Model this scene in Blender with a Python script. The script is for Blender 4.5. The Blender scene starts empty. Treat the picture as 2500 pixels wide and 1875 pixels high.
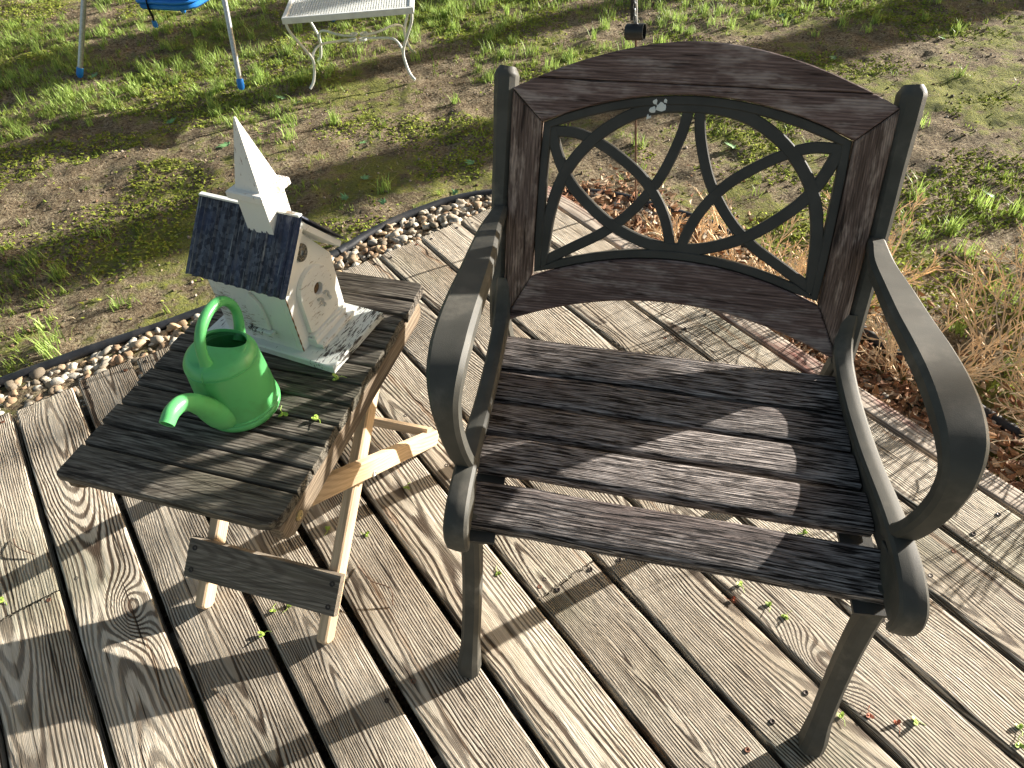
import bpy, bmesh, math, random
import numpy as np
from mathutils import Vector, Matrix
random.seed(7); RNG = np.random.default_rng(11)
S = bpy.context.scene
COL = S.collection
rad = math.radians

# ------------------------------------------------------------------ camera
cam = bpy.data.cameras.new("camera"); camo = bpy.data.objects.new("camera", cam); COL.objects.link(camo)
R = Matrix(((0.997542599929252, 0.07006255295368737, 0.0),
            (-0.05016598546667063, 0.7142575521550698, -0.6980827480260529),
            (-0.04890945949963092, 0.6963672794316657, 0.7160170926091042)))
camo.matrix_world = Matrix.Translation((0, 0, 1.25)) @ R.to_4x4()
cam.sensor_width = 36; cam.lens = 1707.07 / 2500 * 36
cam.clip_start = 0.05; cam.clip_end = 600
S.camera = camo
# ------------------------------------------------------------------ sky, sun, exposure
SUN_AZ, SUN_EL = 24.8, 15.0          # degrees, azimuth counter-clockwise from +X
w = bpy.data.worlds.new("World"); S.world = w; w.use_nodes = True
nt = w.node_tree; bg = nt.nodes["Background"]
sky = nt.nodes.new("ShaderNodeTexSky"); sky.sky_type = 'NISHITA'; sky.sun_disc = False
sky.sun_elevation = rad(SUN_EL); sky.sun_rotation = rad(90 - SUN_AZ)
sky.air_density = 1.0; sky.dust_density = 3.0
wb = nt.nodes.new("ShaderNodeMix"); wb.data_type = 'RGBA'; wb.blend_type = 'MULTIPLY'; wb.inputs[0].default_value = 1.0; wb.inputs[7].default_value = (1.0, .90, .76, 1)   # camera white balance
nt.links.new(sky.outputs[0], wb.inputs[6]); nt.links.new(wb.outputs[2], bg.inputs[0]); bg.inputs[1].default_value = 0.064
sd = bpy.data.lights.new("sun", 'SUN'); so = bpy.data.objects.new("sun", sd); COL.objects.link(so)
sd.energy = 5.0; sd.angle = rad(0.55); sd.color = (1.0, 0.95, 0.87)
d = Vector((math.cos(rad(SUN_AZ)) * math.cos(rad(SUN_EL)), math.sin(rad(SUN_AZ)) * math.cos(rad(SUN_EL)), math.sin(rad(SUN_EL))))
so.rotation_euler = d.to_track_quat('Z', 'Y').to_euler(); so.location = (3, 2, 4)
S.view_settings.view_transform = 'Standard'; S.view_settings.look = 'None'
S.view_settings.exposure = 1.76; S.view_settings.gamma = 1.0
S.render.resolution_x = 1024; S.render.resolution_y = 768

# ------------------------------------------------------------------ helpers
def tag(o, label=None, cat=None, group=None, kind=None):
    if label: o['label'] = label
    if cat: o['category'] = cat
    if group: o['group'] = group
    if kind: o['kind'] = kind
    return o
def empty(name, loc=(0, 0, 0), rz=0.0, parent=None):
    o = bpy.data.objects.new(name, None); COL.objects.link(o); o.location = loc; o.rotation_euler = (0, 0, rz)
    o.empty_display_size = .05
    if parent: o.parent = parent
    return o

class MB:
    """collects geometry with per-vertex grain coordinates (gc) and per-piece ring data (rc)"""
    def __init__(s): s.v = []; s.f = []; s.gc = []; s.rc = []
    def add(s, vs, fs, gc=None, rc=None):
        b = len(s.v); s.v += [tuple(p) for p in vs]; s.f += [tuple(i + b for i in f) for f in fs]
        s.gc += [tuple(g) for g in (gc if gc is not None else vs)]
        s.rc += [tuple(rc) if rc is not None else (0.0, 0.03, 0.5)] * len(vs)
    def build(s, name, mat, parent=None, smooth=35, loc=None):
        me = bpy.data.meshes.new(name); me.from_pydata(s.v, [], s.f); me.update()
        for nm, dat in (("gc", s.gc), ("rc", s.rc)):
            a = me.attributes.new(nm, 'FLOAT_VECTOR', 'POINT'); a.data.foreach_set("vector", np.array(dat, dtype=np.float32).ravel())
        bm = bmesh.new(); bm.from_mesh(me); bmesh.ops.recalc_face_normals(bm, faces=bm.faces); bm.to_mesh(me); bm.free()
        if smooth:
            me.polygons.foreach_set("use_smooth", [True] * len(me.polygons)); me.set_sharp_from_angle(angle=rad(smooth))
        o = bpy.data.objects.new(name, me); COL.objects.link(o); me.materials.append(mat)
        if parent: o.parent = parent
        if loc is not None: o.location = loc
        return o

def rseed():
    return (random.uniform(-90, 90), random.uniform(-.09, .09), random.uniform(.008, .07), random.random())

def board(mb, O, ex, ey, ez, L, W, T, nv=4, nu=1, jag=0.0, rnd=.003, shear=0.0, seed=None, warp=0.0, cup=0.0):
    """wood board: O corner (u=0,v=0,top), runs L along ex, W along ey, thickness T down -ez"""
    O, ex, ey, ez = Vector(O), Vector(ex).normalized(), Vector(ey).normalized(), Vector(ez).normalized()
    su, v0, d0, tint = seed or rseed()
    prof = [(0, -T), (0, -rnd), (rnd * .3, -rnd * .3), (rnd, 0)]
    for i in range(1, nv): prof.append((rnd + (W - 2 * rnd) * i / nv, 0))
    prof += [(W - rnd, 0), (W - rnd * .3, -rnd * .3), (W, -rnd), (W, -T)]
    n = len(prof); vs = []; gs = []
    ja = [random.uniform(-jag, jag) for _ in prof]; jb = [random.uniform(-jag, jag) for _ in prof]
    wob = [random.uniform(-warp, warp) for _ in range(nu + 1)]
    for k in range(nu + 1):
        u0 = L * k / nu
        for i, (v, z) in enumerate(prof):
            u = u0 + shear * v + (ja[i] if k == 0 else 0) + (jb[i] if k == nu else 0)
            c = cup * (1 - (2 * v / W - 1) ** 2)
            vs.append(O + ex * u + ey * (v + wob[k]) + ez * (z + c)); gs.append((u + su, v - W / 2, z))
    fs = []
    for k in range(nu):
        for i in range(n):
            j = (i + 1) % n; fs.append((k * n + i, k * n + j, (k + 1) * n + j, (k + 1) * n + i))
    fs.append(tuple(range(n))[::-1]); fs.append(tuple(nu * n + i for i in range(n)))
    mb.add(vs, fs, gs, (v0, d0, tint))

def inset(pts, e):
    n = len(pts); out = []
    A = sum(pts[i][0] * pts[(i + 1) % n][1] - pts[(i + 1) % n][0] * pts[i][1] for i in range(n))
    sg = 1 if A > 0 else -1
    for i in range(n):
        p0, p1, p2 = Vector(pts[i - 1][:2]), Vector(pts[i][:2]), Vector(pts[(i + 1) % n][:2])
        a, b = (p1 - p0), (p2 - p1)
        if a.length < 1e-9 or b.length < 1e-9: out.append(tuple(p1)); continue
        a.normalize(); b.normalize()
        na, nb = Vector((-a.y, a.x)) * sg, Vector((-b.y, b.x)) * sg
        m = (na + nb); l = m.length
        if l < 1e-6: out.append(tuple(p1)); continue
        m /= l; k = e / max(.35, m.dot(na)); out.append(tuple(p1 + m * k))
    return out

def prism(mb, pts, z0, z1, fr=None, e=.0015, gdir=(1, 0), seed=None):
    """2D outline extruded z0..z1 with a small chamfer; fr maps (x,y,z)->Vector; gdir = grain direction in the outline plane"""
    fr = fr or (lambda x, y, z: Vector((x, y, z)))
    su, v0, d0, tint = seed or rseed()
    g = Vector(gdir).normalized(); h = Vector((-g.y, g.x))
    n = len(pts); ins = inset(pts, e) if e else pts
    loops = [(ins, z0), (pts, z0 + e), (pts, z1 - e), (ins, z1)] if e else [(pts, z0), (pts, z1)]
    vs = []; gs = []
    for lp, z in loops:
        for x, y in lp:
            vs.append(fr(x, y, z)); gs.append((x * g.x + y * g.y + su, x * h.x + y * h.y, z))
    fs = []
    for k in range(len(loops) - 1):
        for i in range(n):
            j = (i + 1) % n; fs.append((k * n + i, k * n + j, (k + 1) * n + j, (k + 1) * n + i))
    fs.append(tuple(range(n))[::-1]); fs.append(tuple((len(loops) - 1) * n + i for i in range(n)))
    mb.add(vs, fs, gs, (v0, d0, tint))

def box(mb, c, s, e=.001, rot=None, seed=None, gdir=(1, 0)):
    x, y, z = s[0] / 2, s[1] / 2, s[2] / 2
    M3 = rot or Matrix.Identity(3); c = Vector(c)
    prism(mb, [(-x, -y), (x, -y), (x, y), (-x, y)], -z, z, lambda a, b, d_: c + M3 @ Vector((a, b, d_)), e, gdir, seed)

def catmull(pts, n):
    P = [Vector(p) for p in pts]; out = []; m = len(P)
    for i in range(m - 1):
        p0 = P[i - 1] if i > 0 else P[i] * 2 - P[i + 1]; p1, p2 = P[i], P[i + 1]
        p3 = P[i + 2] if i + 2 < m else P[i + 1] * 2 - P[i]
        for k in range(n):
            t = k / n
            out.append(.5 * ((2 * p1) + (p2 - p0) * t + (2 * p0 - 5 * p1 + 4 * p2 - p3) * t * t + (3 * p1 - p0 - 3 * p2 + p3) * t ** 3))
    out.append(P[-1].copy()); return out
def lerp_list(vals, n):
    m = len(vals) - 1; out = []
    for i in range(m):
        for k in range(n): out.append(vals[i] + (vals[i + 1] - vals[i]) * k / n)
    out.append(vals[-1]); return out

def sweep(mb, path, prof_fn, side=None, closed=False, cap=True):
    """sweep cross sections; prof_fn(i)->[(a,b)]: a along the side vector, b along the in-plane normal"""
    m = len(path); path = [Vector(p) for p in path]; vs = []; fs = []; up = None
    for i in range(m):
        if closed: t = path[(i + 1) % m] - path[i - 1]
        else: t = path[min(i + 1, m - 1)] - path[max(i - 1, 0)]
        t.normalize()
        if side is not None:
            sv = Vector(side); sv = (sv - t * sv.dot(t)).normalized()
        else:
            if up is None:
                a = Vector((0, 0, 1)) if abs(t.z) < .9 else Vector((1, 0, 0)); sv = t.cross(a).normalized()
            else: sv = (up - t * up.dot(t)).normalized()
            up = sv
        nv = sv.cross(t).normalized()
        for a, b in prof_fn(i): vs.append(path[i] + sv * a + nv * b)
    n = len(vs) // m
    for i in range(m if closed else m - 1):
        i2 = (i + 1) % m
        for k in range(n):
            j = (k + 1) % n; fs.append((i * n + k, i * n + j, i2 * n + j, i2 * n + k))
    if cap and not closed:
        fs.append(tuple(range(n))[::-1]); fs.append(tuple((m - 1) * n + k for k in range(n)))
    mb.add(vs, fs)
def tube(mb, path, r, n=10, closed=False, sq=1.0):
    rr = r if callable(r) else (lambda i: r)
    sweep(mb, path, lambda i: [(rr(i) * math.cos(2 * math.pi * k / n), rr(i) * sq * math.sin(2 * math.pi * k / n)) for k in range(n)], closed=closed)
def lathe(mb, prof, c=(0, 0, 0), n=48, cap0=True, cap1=True):
    c = Vector(c); vs = [c + Vector((r * math.cos(2 * math.pi * k / n), r * math.sin(2 * math.pi * k / n), z)) for r, z in prof for k in range(n)]
    fs = [(i * n + k, i * n + (k + 1) % n, (i + 1) * n + (k + 1) % n, (i + 1) * n + k) for i in range(len(prof) - 1) for k in range(n)]
    if cap0: fs.append(tuple(range(n))[::-1])
    if cap1: fs.append(tuple((len(prof) - 1) * n + k for k in range(n)))
    mb.add(vs, fs)

# ------------------------------------------------------------------ node helper
class NT:
    def __init__(s, name):
        s.mat = bpy.data.materials.new(name); s.mat.use_nodes = True; s.t = s.mat.node_tree; s.t.nodes.clear()
        s.out = s.n("ShaderNodeOutputMaterial"); s.bsdf = s.n("ShaderNodeBsdfPrincipled"); s.l(s.bsdf.outputs[0], s.out.inputs[0])
    def n(s, typ, **kw):
        x = s.t.nodes.new(typ)
        for k, v in kw.items(): setattr(x, k, v)
        return x
    def l(s, a, b): s.t.links.new(a, b)
    def put(s, sock, v):
        if isinstance(v, bpy.types.NodeSocket): s.l(v, sock)
        elif isinstance(v, (tuple, list)) and len(v) == 3 and sock.type == 'RGBA': sock.default_value = (*v, 1)
        else: sock.default_value = v
    def m(s, op, a, b=0.0, c=None, clamp=False):
        x = s.n("ShaderNodeMath", operation=op); x.use_clamp = clamp; s.put(x.inputs[0], a); s.put(x.inputs[1], b)
        if c is not None: s.put(x.inputs[2], c)
        return x.outputs[0]
    def vec(s, x, y, z):
        c = s.n("ShaderNodeCombineXYZ"); s.put(c.inputs[0], x); s.put(c.inputs[1], y); s.put(c.inputs[2], z); return c.outputs[0]
    def sep(s, v):
        c = s.n("ShaderNodeSeparateXYZ"); s.l(v, c.inputs[0]); return c.outputs
    def noise(s, v, scale=1.0, detail=2.0, rough=.5, dist=0.0):
        x = s.n("ShaderNodeTexNoise"); s.l(v, x.inputs['Vector']); x.inputs['Scale'].default_value = scale
        x.inputs['Detail'].default_value = detail; x.inputs['Roughness'].default_value = rough; x.inputs['Distortion'].default_value = dist
        return x.outputs[0]
    def vor(s, v, scale=1.0, feature='F1', out='Distance', rnd=1.0):
        x = s.n("ShaderNodeTexVoronoi", feature=feature); s.l(v, x.inputs['Vector']); x.inputs['Scale'].default_value = scale
        x.inputs['Randomness'].default_value = rnd; return x.outputs[out]
    def ramp(s, fac, lo, hi, a=0.0, b=1.0):
        x = s.n("ShaderNodeMapRange"); x.interpolation_type = 'SMOOTHSTEP'; s.put(x.inputs[0], fac); s.put(x.inputs[1], lo); s.put(x.inputs[2], hi)
        s.put(x.inputs[3], a); s.put(x.inputs[4], b); return x.outputs[0]
    def mix(s, fac, a, b, mode='MIX'):
        x = s.n("ShaderNodeMix", data_type='RGBA', blend_type=mode); s.put(x.inputs[0], fac); s.put(x.inputs[6], a); s.put(x.inputs[7], b); return x.outputs[2]
    def attr(s, nm): return s.n("ShaderNodeAttribute", attribute_name=nm).outputs['Vector']
    def pos(s): return s.n("ShaderNodeTexCoord").outputs['Object']
    def geo(s): return s.n("ShaderNodeNewGeometry").outputs['Position']
    def bump(s, h, dist, strength=1.0):
        b = s.n("ShaderNodeBump"); b.inputs['Strength'].default_value = strength; b.inputs['Distance'].default_value = dist
        s.l(h, b.inputs['Height']); s.l(b.outputs[0], s.bsdf.inputs['Normal'])
    def fin(s, col, rough=.7, spec=.3, metal=0.0):
        s.put(s.bsdf.inputs['Base Color'], col); s.put(s.bsdf.inputs['Roughness'], rough)
        s.bsdf.inputs['Specular IOR Level'].default_value = spec; s.put(s.bsdf.inputs['Metallic'], metal); return s.mat

def wood(name, light, dark, groove, ring=.0045, gro=.75, fib=.35, bumpd=.0010, knots=.0, crack=.5, patch=None, patch_s=3.0, patch_a=.0,
         algae=0.0, rough=.8, warp=.05, fsc=600.0, csc=110.0, tintv=.25, gsh=(.35, .95), ckt=(.60, .70), split=0.0, punk=(.22, .13, .07), fu=14.0, cu=3.5):
    N = NT(name); g = N.attr("gc"); rc = N.attr("rc"); u, v, z = N.sep(g); v0, d0, tint = N.sep(rc)
    # growth rings: distance from a wandering pith line
    n1 = N.noise(N.vec(N.m('MULTIPLY', u, .9), N.m('MULTIPLY', v, 3.0), N.m('MULTIPLY', z, 3.0)), 1.0, 2.0)
    n2 = N.noise(N.vec(N.m('MULTIPLY', u, 9.0), N.m('MULTIPLY', v, 30.0), N.m('MULTIPLY', z, 30.0)), 1.0, 2.0)
    n3 = N.noise(N.vec(N.m('MULTIPLY', u, 1.3), v0, 3.1), 1.0, 1.0)
    vv = N.m('ADD', N.m('SUBTRACT', v, v0), N.m('MULTIPLY', N.m('SUBTRACT', n1, .5), warp * 2))
    vv = N.m('ADD', vv, N.m('MULTIPLY', N.m('SUBTRACT', n2, .5), .010))
    dd = N.m('ADD', d0, N.m('MULTIPLY', N.m('SUBTRACT', n3, .5), .10)); dd = N.m('ADD', dd, z)
    r = N.m('SQRT', N.m('ADD', N.m('MULTIPLY', vv, vv), N.m('MULTIPLY', dd, dd)))
    kd = None
    if knots > 0:
        kp = N.vec(N.m('MULTIPLY', u, 2.6), N.m('ADD', N.m('MULTIPLY', v, 5.5), N.m('MULTIPLY', tint, 37.0)), 0.0)
        vo = N.n("ShaderNodeTexVoronoi", feature='F1'); vo.voronoi_dimensions = '2D'; N.l(kp, vo.inputs['Vector']); vo.inputs['Scale'].default_value = 1.0
        cr = N.sep(vo.outputs['Color'])[0]; sel = N.ramp(cr, 1 - knots - .03, 1 - knots + .03)
        dkd = N.m('ADD', vo.outputs['Distance'], N.m('MULTIPLY', N.m('SUBTRACT', n2, .5), .05))
        e = N.m('POWER', 2.718, N.m('MULTIPLY', N.m('POWER', N.m('DIVIDE', dkd, .17), 2.0), -1.0))
        r = N.m('ADD', r, N.m('MULTIPLY', N.m('MULTIPLY', e, sel), .034))
        kd = N.m('MULTIPLY', sel, N.ramp(dkd, .035, .085, 1.0, 0.0))
    fine = N.noise(N.vec(N.m('MULTIPLY', u, fu), N.m('MULTIPLY', v, fsc), N.m('MULTIPLY', z, fsc)), 1.0, 3.0, .6)
    rs = N.m('MULTIPLY', ring, N.m('ADD', .75, N.m('MULTIPLY', n1, .5)))
    ph = N.m('ADD', N.m('DIVIDE', r, rs), N.m('MULTIPLY', fine, .45))
    wv = N.m('ADD', N.m('MULTIPLY', N.m('SINE', N.m('MULTIPLY', ph, 6.2832)), .5), .5)
    gr = N.ramp(wv, gsh[0], gsh[1])
    med = N.noise(N.vec(N.m('MULTIPLY', u, cu), N.m('MULTIPLY', v, csc), N.m('MULTIPLY', z, csc)), 1.0, 3.0, .6)
    ck = N.m('MULTIPLY', N.ramp(med, ckt[0], ckt[1]), crack)
    modu = N.noise(N.vec(N.m('MULTIPLY', u, 2.2), N.m('MULTIPLY', v, 14.0), z), 1.0, 2.0)
    gro_a = N.m('MULTIPLY', gr, N.ramp(modu, .25, .65, gro * .45, gro))
    c = N.mix(N.m('MULTIPLY', N.ramp(fine, .38, .62), fib), light, dark)
    c = N.mix(N.m('MULTIPLY', N.ramp(med, .42, .62), fib * .8), c, dark)
    if patch is not None:
        pn = N.noise(N.vec(N.m('MULTIPLY', u, patch_s), N.m('MULTIPLY', v, patch_s * 4), z), 1.0, 4.0, .65)
        c = N.mix(N.m('MULTIPLY', N.ramp(pn, .48, .66), patch_a), c, patch)
    if algae > 0:
        an = N.noise(N.geo(), 2.3, 4.0, .6); c = N.mix(N.m('MULTIPLY', N.ramp(an, .5, .68), algae), c, (.10, .13, .055))
    c = N.mix(gro_a, c, groove); c = N.mix(ck, c, (groove[0] * .5, groove[1] * .5, groove[2] * .5))
    sp = None
    if split > 0:
        s1 = N.noise(N.vec(N.m('MULTIPLY', u, 1.6), N.m('ADD', N.m('MULTIPLY', v, 42.0), N.m('MULTIPLY', n2, 1.6)), 7.7), 1.0, 2.0, .5)
        sp = N.m('MULTIPLY', N.ramp(s1, .685, .73), split); c = N.mix(N.m('MULTIPLY', N.ramp(s1, .64, .70), split * .7), c, punk); c = N.mix(sp, c, (.03, .018, .010))
    if kd is not None: c = N.mix(N.m('MULTIPLY', kd, .55), c, (groove[0] * 1.1, groove[1] * .9, groove[2] * .8))
    tv = N.m('ADD', 1 - tintv / 2, N.m('MULTIPLY', tint, tintv)); c = N.mix(1.0, c, N.vec(tv, tv, tv), 'MULTIPLY')
    h = N.m('SUBTRACT', N.m('MULTIPLY', fine, .5), gro_a); h = N.m('SUBTRACT', h, N.m('MULTIPLY', ck, 1.6)); h = N.m('ADD', h, N.m('MULTIPLY', med, .6))
    if sp is not None: h = N.m('SUBTRACT', h, N.m('MULTIPLY', sp, 2.2))
    N.bump(h, bumpd, 1.0); return N.fin(c, rough, .22)

def plain(name, col, rough=.5, spec=.4, metal=0.0, var=.15, vs=40.0, bumpd=.0003, bs=400.0, dirt=None, dirt_a=.3, dirt_s=12.0, dlo=.5, dhi=.7):
    N = NT(name); p = N.pos(); n1 = N.noise(p, vs, 3.0)
    c = N.mix(N.ramp(n1, .3, .7), tuple(x * (1 - var) for x in col), tuple(min(1, x * (1 + var)) for x in col))
    if dirt: c = N.mix(N.m('MULTIPLY', N.ramp(N.noise(p, dirt_s, 6.0, .65), dlo, dhi), dirt_a), c, dirt)
    N.bump(N.noise(p, bs, 3.0), bumpd, .6); return N.fin(c, rough, spec, metal)

def paint_chip(name, col, under, amount=.3, scale=60.0, grain=(3, 30, 30), edge=None, rough=.55):
    N = NT(name); p = N.pos(); x, y, z = N.sep(p)
    a = N.noise(N.vec(N.m('MULTIPLY', x, grain[0]), N.m('MULTIPLY', y, grain[1]), N.m('MULTIPLY', z, grain[2])), scale, 5.0, .7)
    b = N.noise(p, 9.0, 3.0)
    chip = N.ramp(N.m('ADD', a, N.m('MULTIPLY', N.m('SUBTRACT', b, .5), .9)), .74 - amount * .5, .78 - amount * .5)
    sm = N.noise(p, 22.0, 3.0)
    c = N.mix(N.m('MULTIPLY', sm, .35), col, tuple(v * .78 for v in col))
    spk = N.ramp(N.vor(p, 210.0), .03, .10, .7, 0.0)
    selk = N.m('MULTIPLY', spk, N.ramp(N.noise(p, 30.0, 1.0), .56, .62)); c = N.mix(selk, c, under)
    c = N.mix(chip, c, under)
    N.bump(N.m('ADD', N.m('MULTIPLY', chip, -1.0), N.m('MULTIPLY', a, .4)), .0005, .8); return N.fin(c, rough, .3)

M = {}
M['deck'] = wood('weathered_deck_wood', (.60, .535, .435), (.37, .305, .225), (.060, .040, .026), ring=.0044, gro=1.0, fib=.55, bumpd=.0032, knots=.22, crack=.95, split=.9,
                 patch=(.36, .28, .19), patch_s=1.6, patch_a=.5, algae=.35, tintv=.38, gsh=(.34, .90))
M['deck_red'] = wood('red_painted_edge_board_wood', (.58, .50, .41), (.36, .28, .21), (.10, .06, .045), ring=.006, gro=.7, fib=.5, bumpd=.0013, crack=.7,
                     patch=(.26, .075, .055), patch_s=2.6, patch_a=.9)
M['seat'] = wood('weathered_seat_wood', (.40, .355, .33), (.115, .096, .088), (.028, .021, .019), ring=.0034, gro=.45, fib=.95, bumpd=.0024, crack=1.0,
                 patch=(.13, .090, .080), patch_s=2.0, patch_a=.55, fsc=400, csc=300, tintv=.35, ckt=(.52, .575), fu=26.0, cu=13.0)
M['back'] = wood('purple_brown_back_wood', (.23, .160, .145), (.085, .054, .048), (.026, .016, .014), ring=.0045, gro=.40, fib=.75, bumpd=.0010, crack=.8,
                 patch=(.37, .30, .275), patch_s=9.0, patch_a=.8, fu=20, cu=9, fsc=420, csc=150)
M['stile'] = wood('mottled_stile_wood', (.20, .14, .115), (.075, .050, .040), (.018, .012, .010), ring=.005, gro=.4, fib=.8, bumpd=.0011, crack=.8,
                  patch=(.38, .29, .24), patch_s=12, patch_a=.85, fu=20, cu=10, fsc=380, csc=120)
M['tabletop'] = wood('dark_tabletop_wood', (.23, .205, .17), (.065, .053, .043), (.018, .014, .011), ring=.004, gro=.40, fib=.9, bumpd=.0010, crack=.7, fu=22, cu=9, ckt=(.55, .62),
                     patch=(.10, .085, .062), patch_s=3, patch_a=.6, fsc=360, csc=140, algae=.12, tintv=.35)
M['apron'] = wood('greybrown_rail_wood', (.30, .235, .165), (.13, .095, .066), (.05, .036, .026), ring=.004, gro=.5, fib=.8, bumpd=.0006, crack=.5, fsc=420)
M['leg'] = wood('pale_leg_wood', (.60, .46, .31), (.44, .32, .20), (.24, .16, .10), ring=.006, gro=.35, fib=.5, bumpd=.0002, crack=.12, fsc=500)
M['bar'] = wood('grey_crossbar_wood', (.25, .215, .17), (.11, .09, .07), (.05, .04, .03), ring=.004, gro=.5, fib=.8, bumpd=.0006, crack=.4, algae=.35,
                patch=(.12, .11, .075), patch_s=5, patch_a=.6, fsc=420)
M['iron'] = plain('grey_green_cast_metal', (.060, .058, .049), .60, .3, 0.0, .14, 25, .0003, 900, dirt=(.16, .145, .12), dirt_a=.55, dirt_s=14, dlo=.50, dhi=.74)
M['iron_dark'] = plain('dark_lattice_metal', (.047, .045, .039), .58, .35, 0.0, .14, 25, .0003, 900, dirt=(.30, .30, .28), dirt_a=.5, dirt_s=20, dlo=.68, dhi=.76)
M['green'] = plain('green_plastic', (.12, .50, .16), .34, .5, 0.0, .05, 8, .00015, 250, dirt=(.10, .26, .06), dirt_a=.35, dirt_s=20)
M['white'] = paint_chip('chalky_white_paint', (.80, .80, .76), (.33, .27, .20), .20, 14.0, (4, 4, 26))
M['white_base'] = paint_chip('worn_white_base_paint', (.76, .78, .73), (.085, .075, .065), .22, 10.0, (5, 30, 30))
M['white_spire'] = paint_chip('crackled_white_paint', (.80, .78, .73), (.36, .27, .22), .27, 16.0, (16, 16, 4))
M['rust'] = plain('rusty_edge', (.20, .09, .035), .9, .1, 0, .4, 200, .0006, 700)
M['pewter'] = plain('aged_pewter', (.17, .165, .15), .38, .5, .75, .3, 60, .0004, 600)
M['zinc'] = plain('bent_zinc', (.50, .52, .52), .45, .5, .4, .2, 40, .0002, 500)
M['hole'] = plain('hole_wood', (.16, .10, .055), .9, .1, 0, .4, 200, .0006, 500)
def galv():
    N = NT('blue_galvanised_roof'); p = N.pos(); v = N.vor(p, 170.0, out='Color'); a, b, c_ = N.sep(v)
    n = N.noise(p, 12.0, 4.0); c = N.mix(N.ramp(a, .2, .9), (.030, .034, .050), (.10, .11, .135)); c = N.mix(N.ramp(n, .45, .62, 0, .7), c, (.035, .045, .095))
    st = N.noise(N.vec(N.m('MULTIPLY', N.sep(p)[0], 12.0), N.m('MULTIPLY', N.sep(p)[1], 260.0), 0.0), 1.0, 4.0, .7)
    c = N.mix(N.ramp(st, .57, .68, 0, .75), c, (.42, .42, .40)); N.bump(n, .0004, .5); return N.fin(c, N.m('ADD', .36, N.m('MULTIPLY', b, .25)), .4, .25)
M['roof'] = galv()
M['hose'] = plain('black_edging_plastic', (.022, .024, .028), .48, .4, 0, .3, 30, .0005, 300, dirt=(.12, .10, .08), dirt_a=.3)
M['white_metal'] = plain('white_enamel', (.72, .73, .69), .4, .45, 0, .08, 30, .0003, 300, dirt=(.28, .13, .06), dirt_a=.8, dirt_s=45, dlo=.68, dhi=.74)
M['tube'] = plain('galvanised_tube', (.46, .47, .48), .38, .5, .7, .15, 120, .0002, 500)
M['blue'] = plain('blue_plastic', (.02, .20, .62), .4, .45, 0, .08, 10, .0002, 300)
M['strap'] = plain('black_webbing', (.012, .012, .014), .85, .2, 0, .2, 200, .0005, 900)
M['pole'] = plain('brown_rod_metal', (.16, .10, .07), .45, .4, .3, .3, 200, .0003, 500)
M['black'] = plain('black_metal', (.018, .02, .02), .42, .45, .2, .2, 40, .0003, 500)
M['screw'] = plain('dark_screw_metal', (.045, .035, .03), .5, .5, .6, .4, 800, .0002, 2000)
M['rust_screw'] = plain('rusty_screw_metal', (.17, .075, .045), .6, .4, .4, .4, 800, .0002, 2000)
M['brass'] = plain('brass_bolt', (.42, .33, .16), .4, .5, .8, .2, 500, .0002, 900)
M['leafgreen'] = plain('green_leaf', (.13, .26, .10), .5, .3, 0, .35, 60, .0004, 300)
M['seed'] = plain('lime_seed', (.33, .46, .08), .5, .3, 0, .3, 200, .0003, 900)
M['seedred'] = plain('red_bud', (.34, .10, .05), .6, .3, 0, .4, 300, .0003, 900)

def cattr_mat(name, rough=.8, bumpd=.0006, bs=250, var=.3, trans=0.0, spec=.25):
    N = NT(name); a = N.attr("pc"); n = N.noise(N.geo(), bs, 3.0); s_ = N.m('ADD', 1 - var / 2, N.m('MULTIPLY', n, var))
    c = N.mix(1.0, a, N.vec(s_, s_, s_), 'MULTIPLY'); N.bump(n, bumpd, .6); N.fin(c, rough, spec)
    if trans > 0:
        t = N.n("ShaderNodeBsdfTranslucent"); N.l(c, t.inputs[0]); mx = N.n("ShaderNodeMixShader"); mx.inputs[0].default_value = trans
        N.l(N.bsdf.outputs[0], mx.inputs[1]); N.l(t.outputs[0], mx.inputs[2]); N.l(mx.outputs[0], N.out.inputs[0])
    return N.mat
M['pebble'] = cattr_mat('pebble_stone', .75, .0008, 180, .5)
M['grass'] = cattr_mat('grass_blades_green', .5, .0001, 50, .2, .35)
M['moss'] = cattr_mat('moss_green', .95, .0001, 50, .2, .3, .02)
M['twig'] = cattr_mat('dry_twig', .8, .0002, 400, .4)
M['litter'] = cattr_mat('dry_leaf', .8, .0004, 200, .4, .2)
def np_mesh(name, V, F, pc, mat, parent=None, smooth=False):
    """V (n,3) F (m,k) int, pc (n,3) per-vertex colour"""
    me = bpy.data.meshes.new(name); k = F.shape[1]
    me.vertices.add(len(V)); me.vertices.foreach_set("co", V.astype(np.float32).ravel())
    me.loops.add(F.size); me.loops.foreach_set("vertex_index", F.astype(np.int32).ravel())
    me.polygons.add(len(F)); me.polygons.foreach_set("loop_start", np.arange(0, F.size, k, dtype=np.int32))
    me.polygons.foreach_set("use_smooth", np.full(len(F), smooth)); me.update(calc_edges=True)
    a = me.attributes.new("pc", 'FLOAT_VECTOR', 'POINT'); a.data.foreach_set("vector", pc.astype(np.float32).ravel())
    me.materials.append(mat); o = bpy.data.objects.new(name, me); COL.objects.link(o)
    if parent: o.parent = parent
    return o

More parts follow.
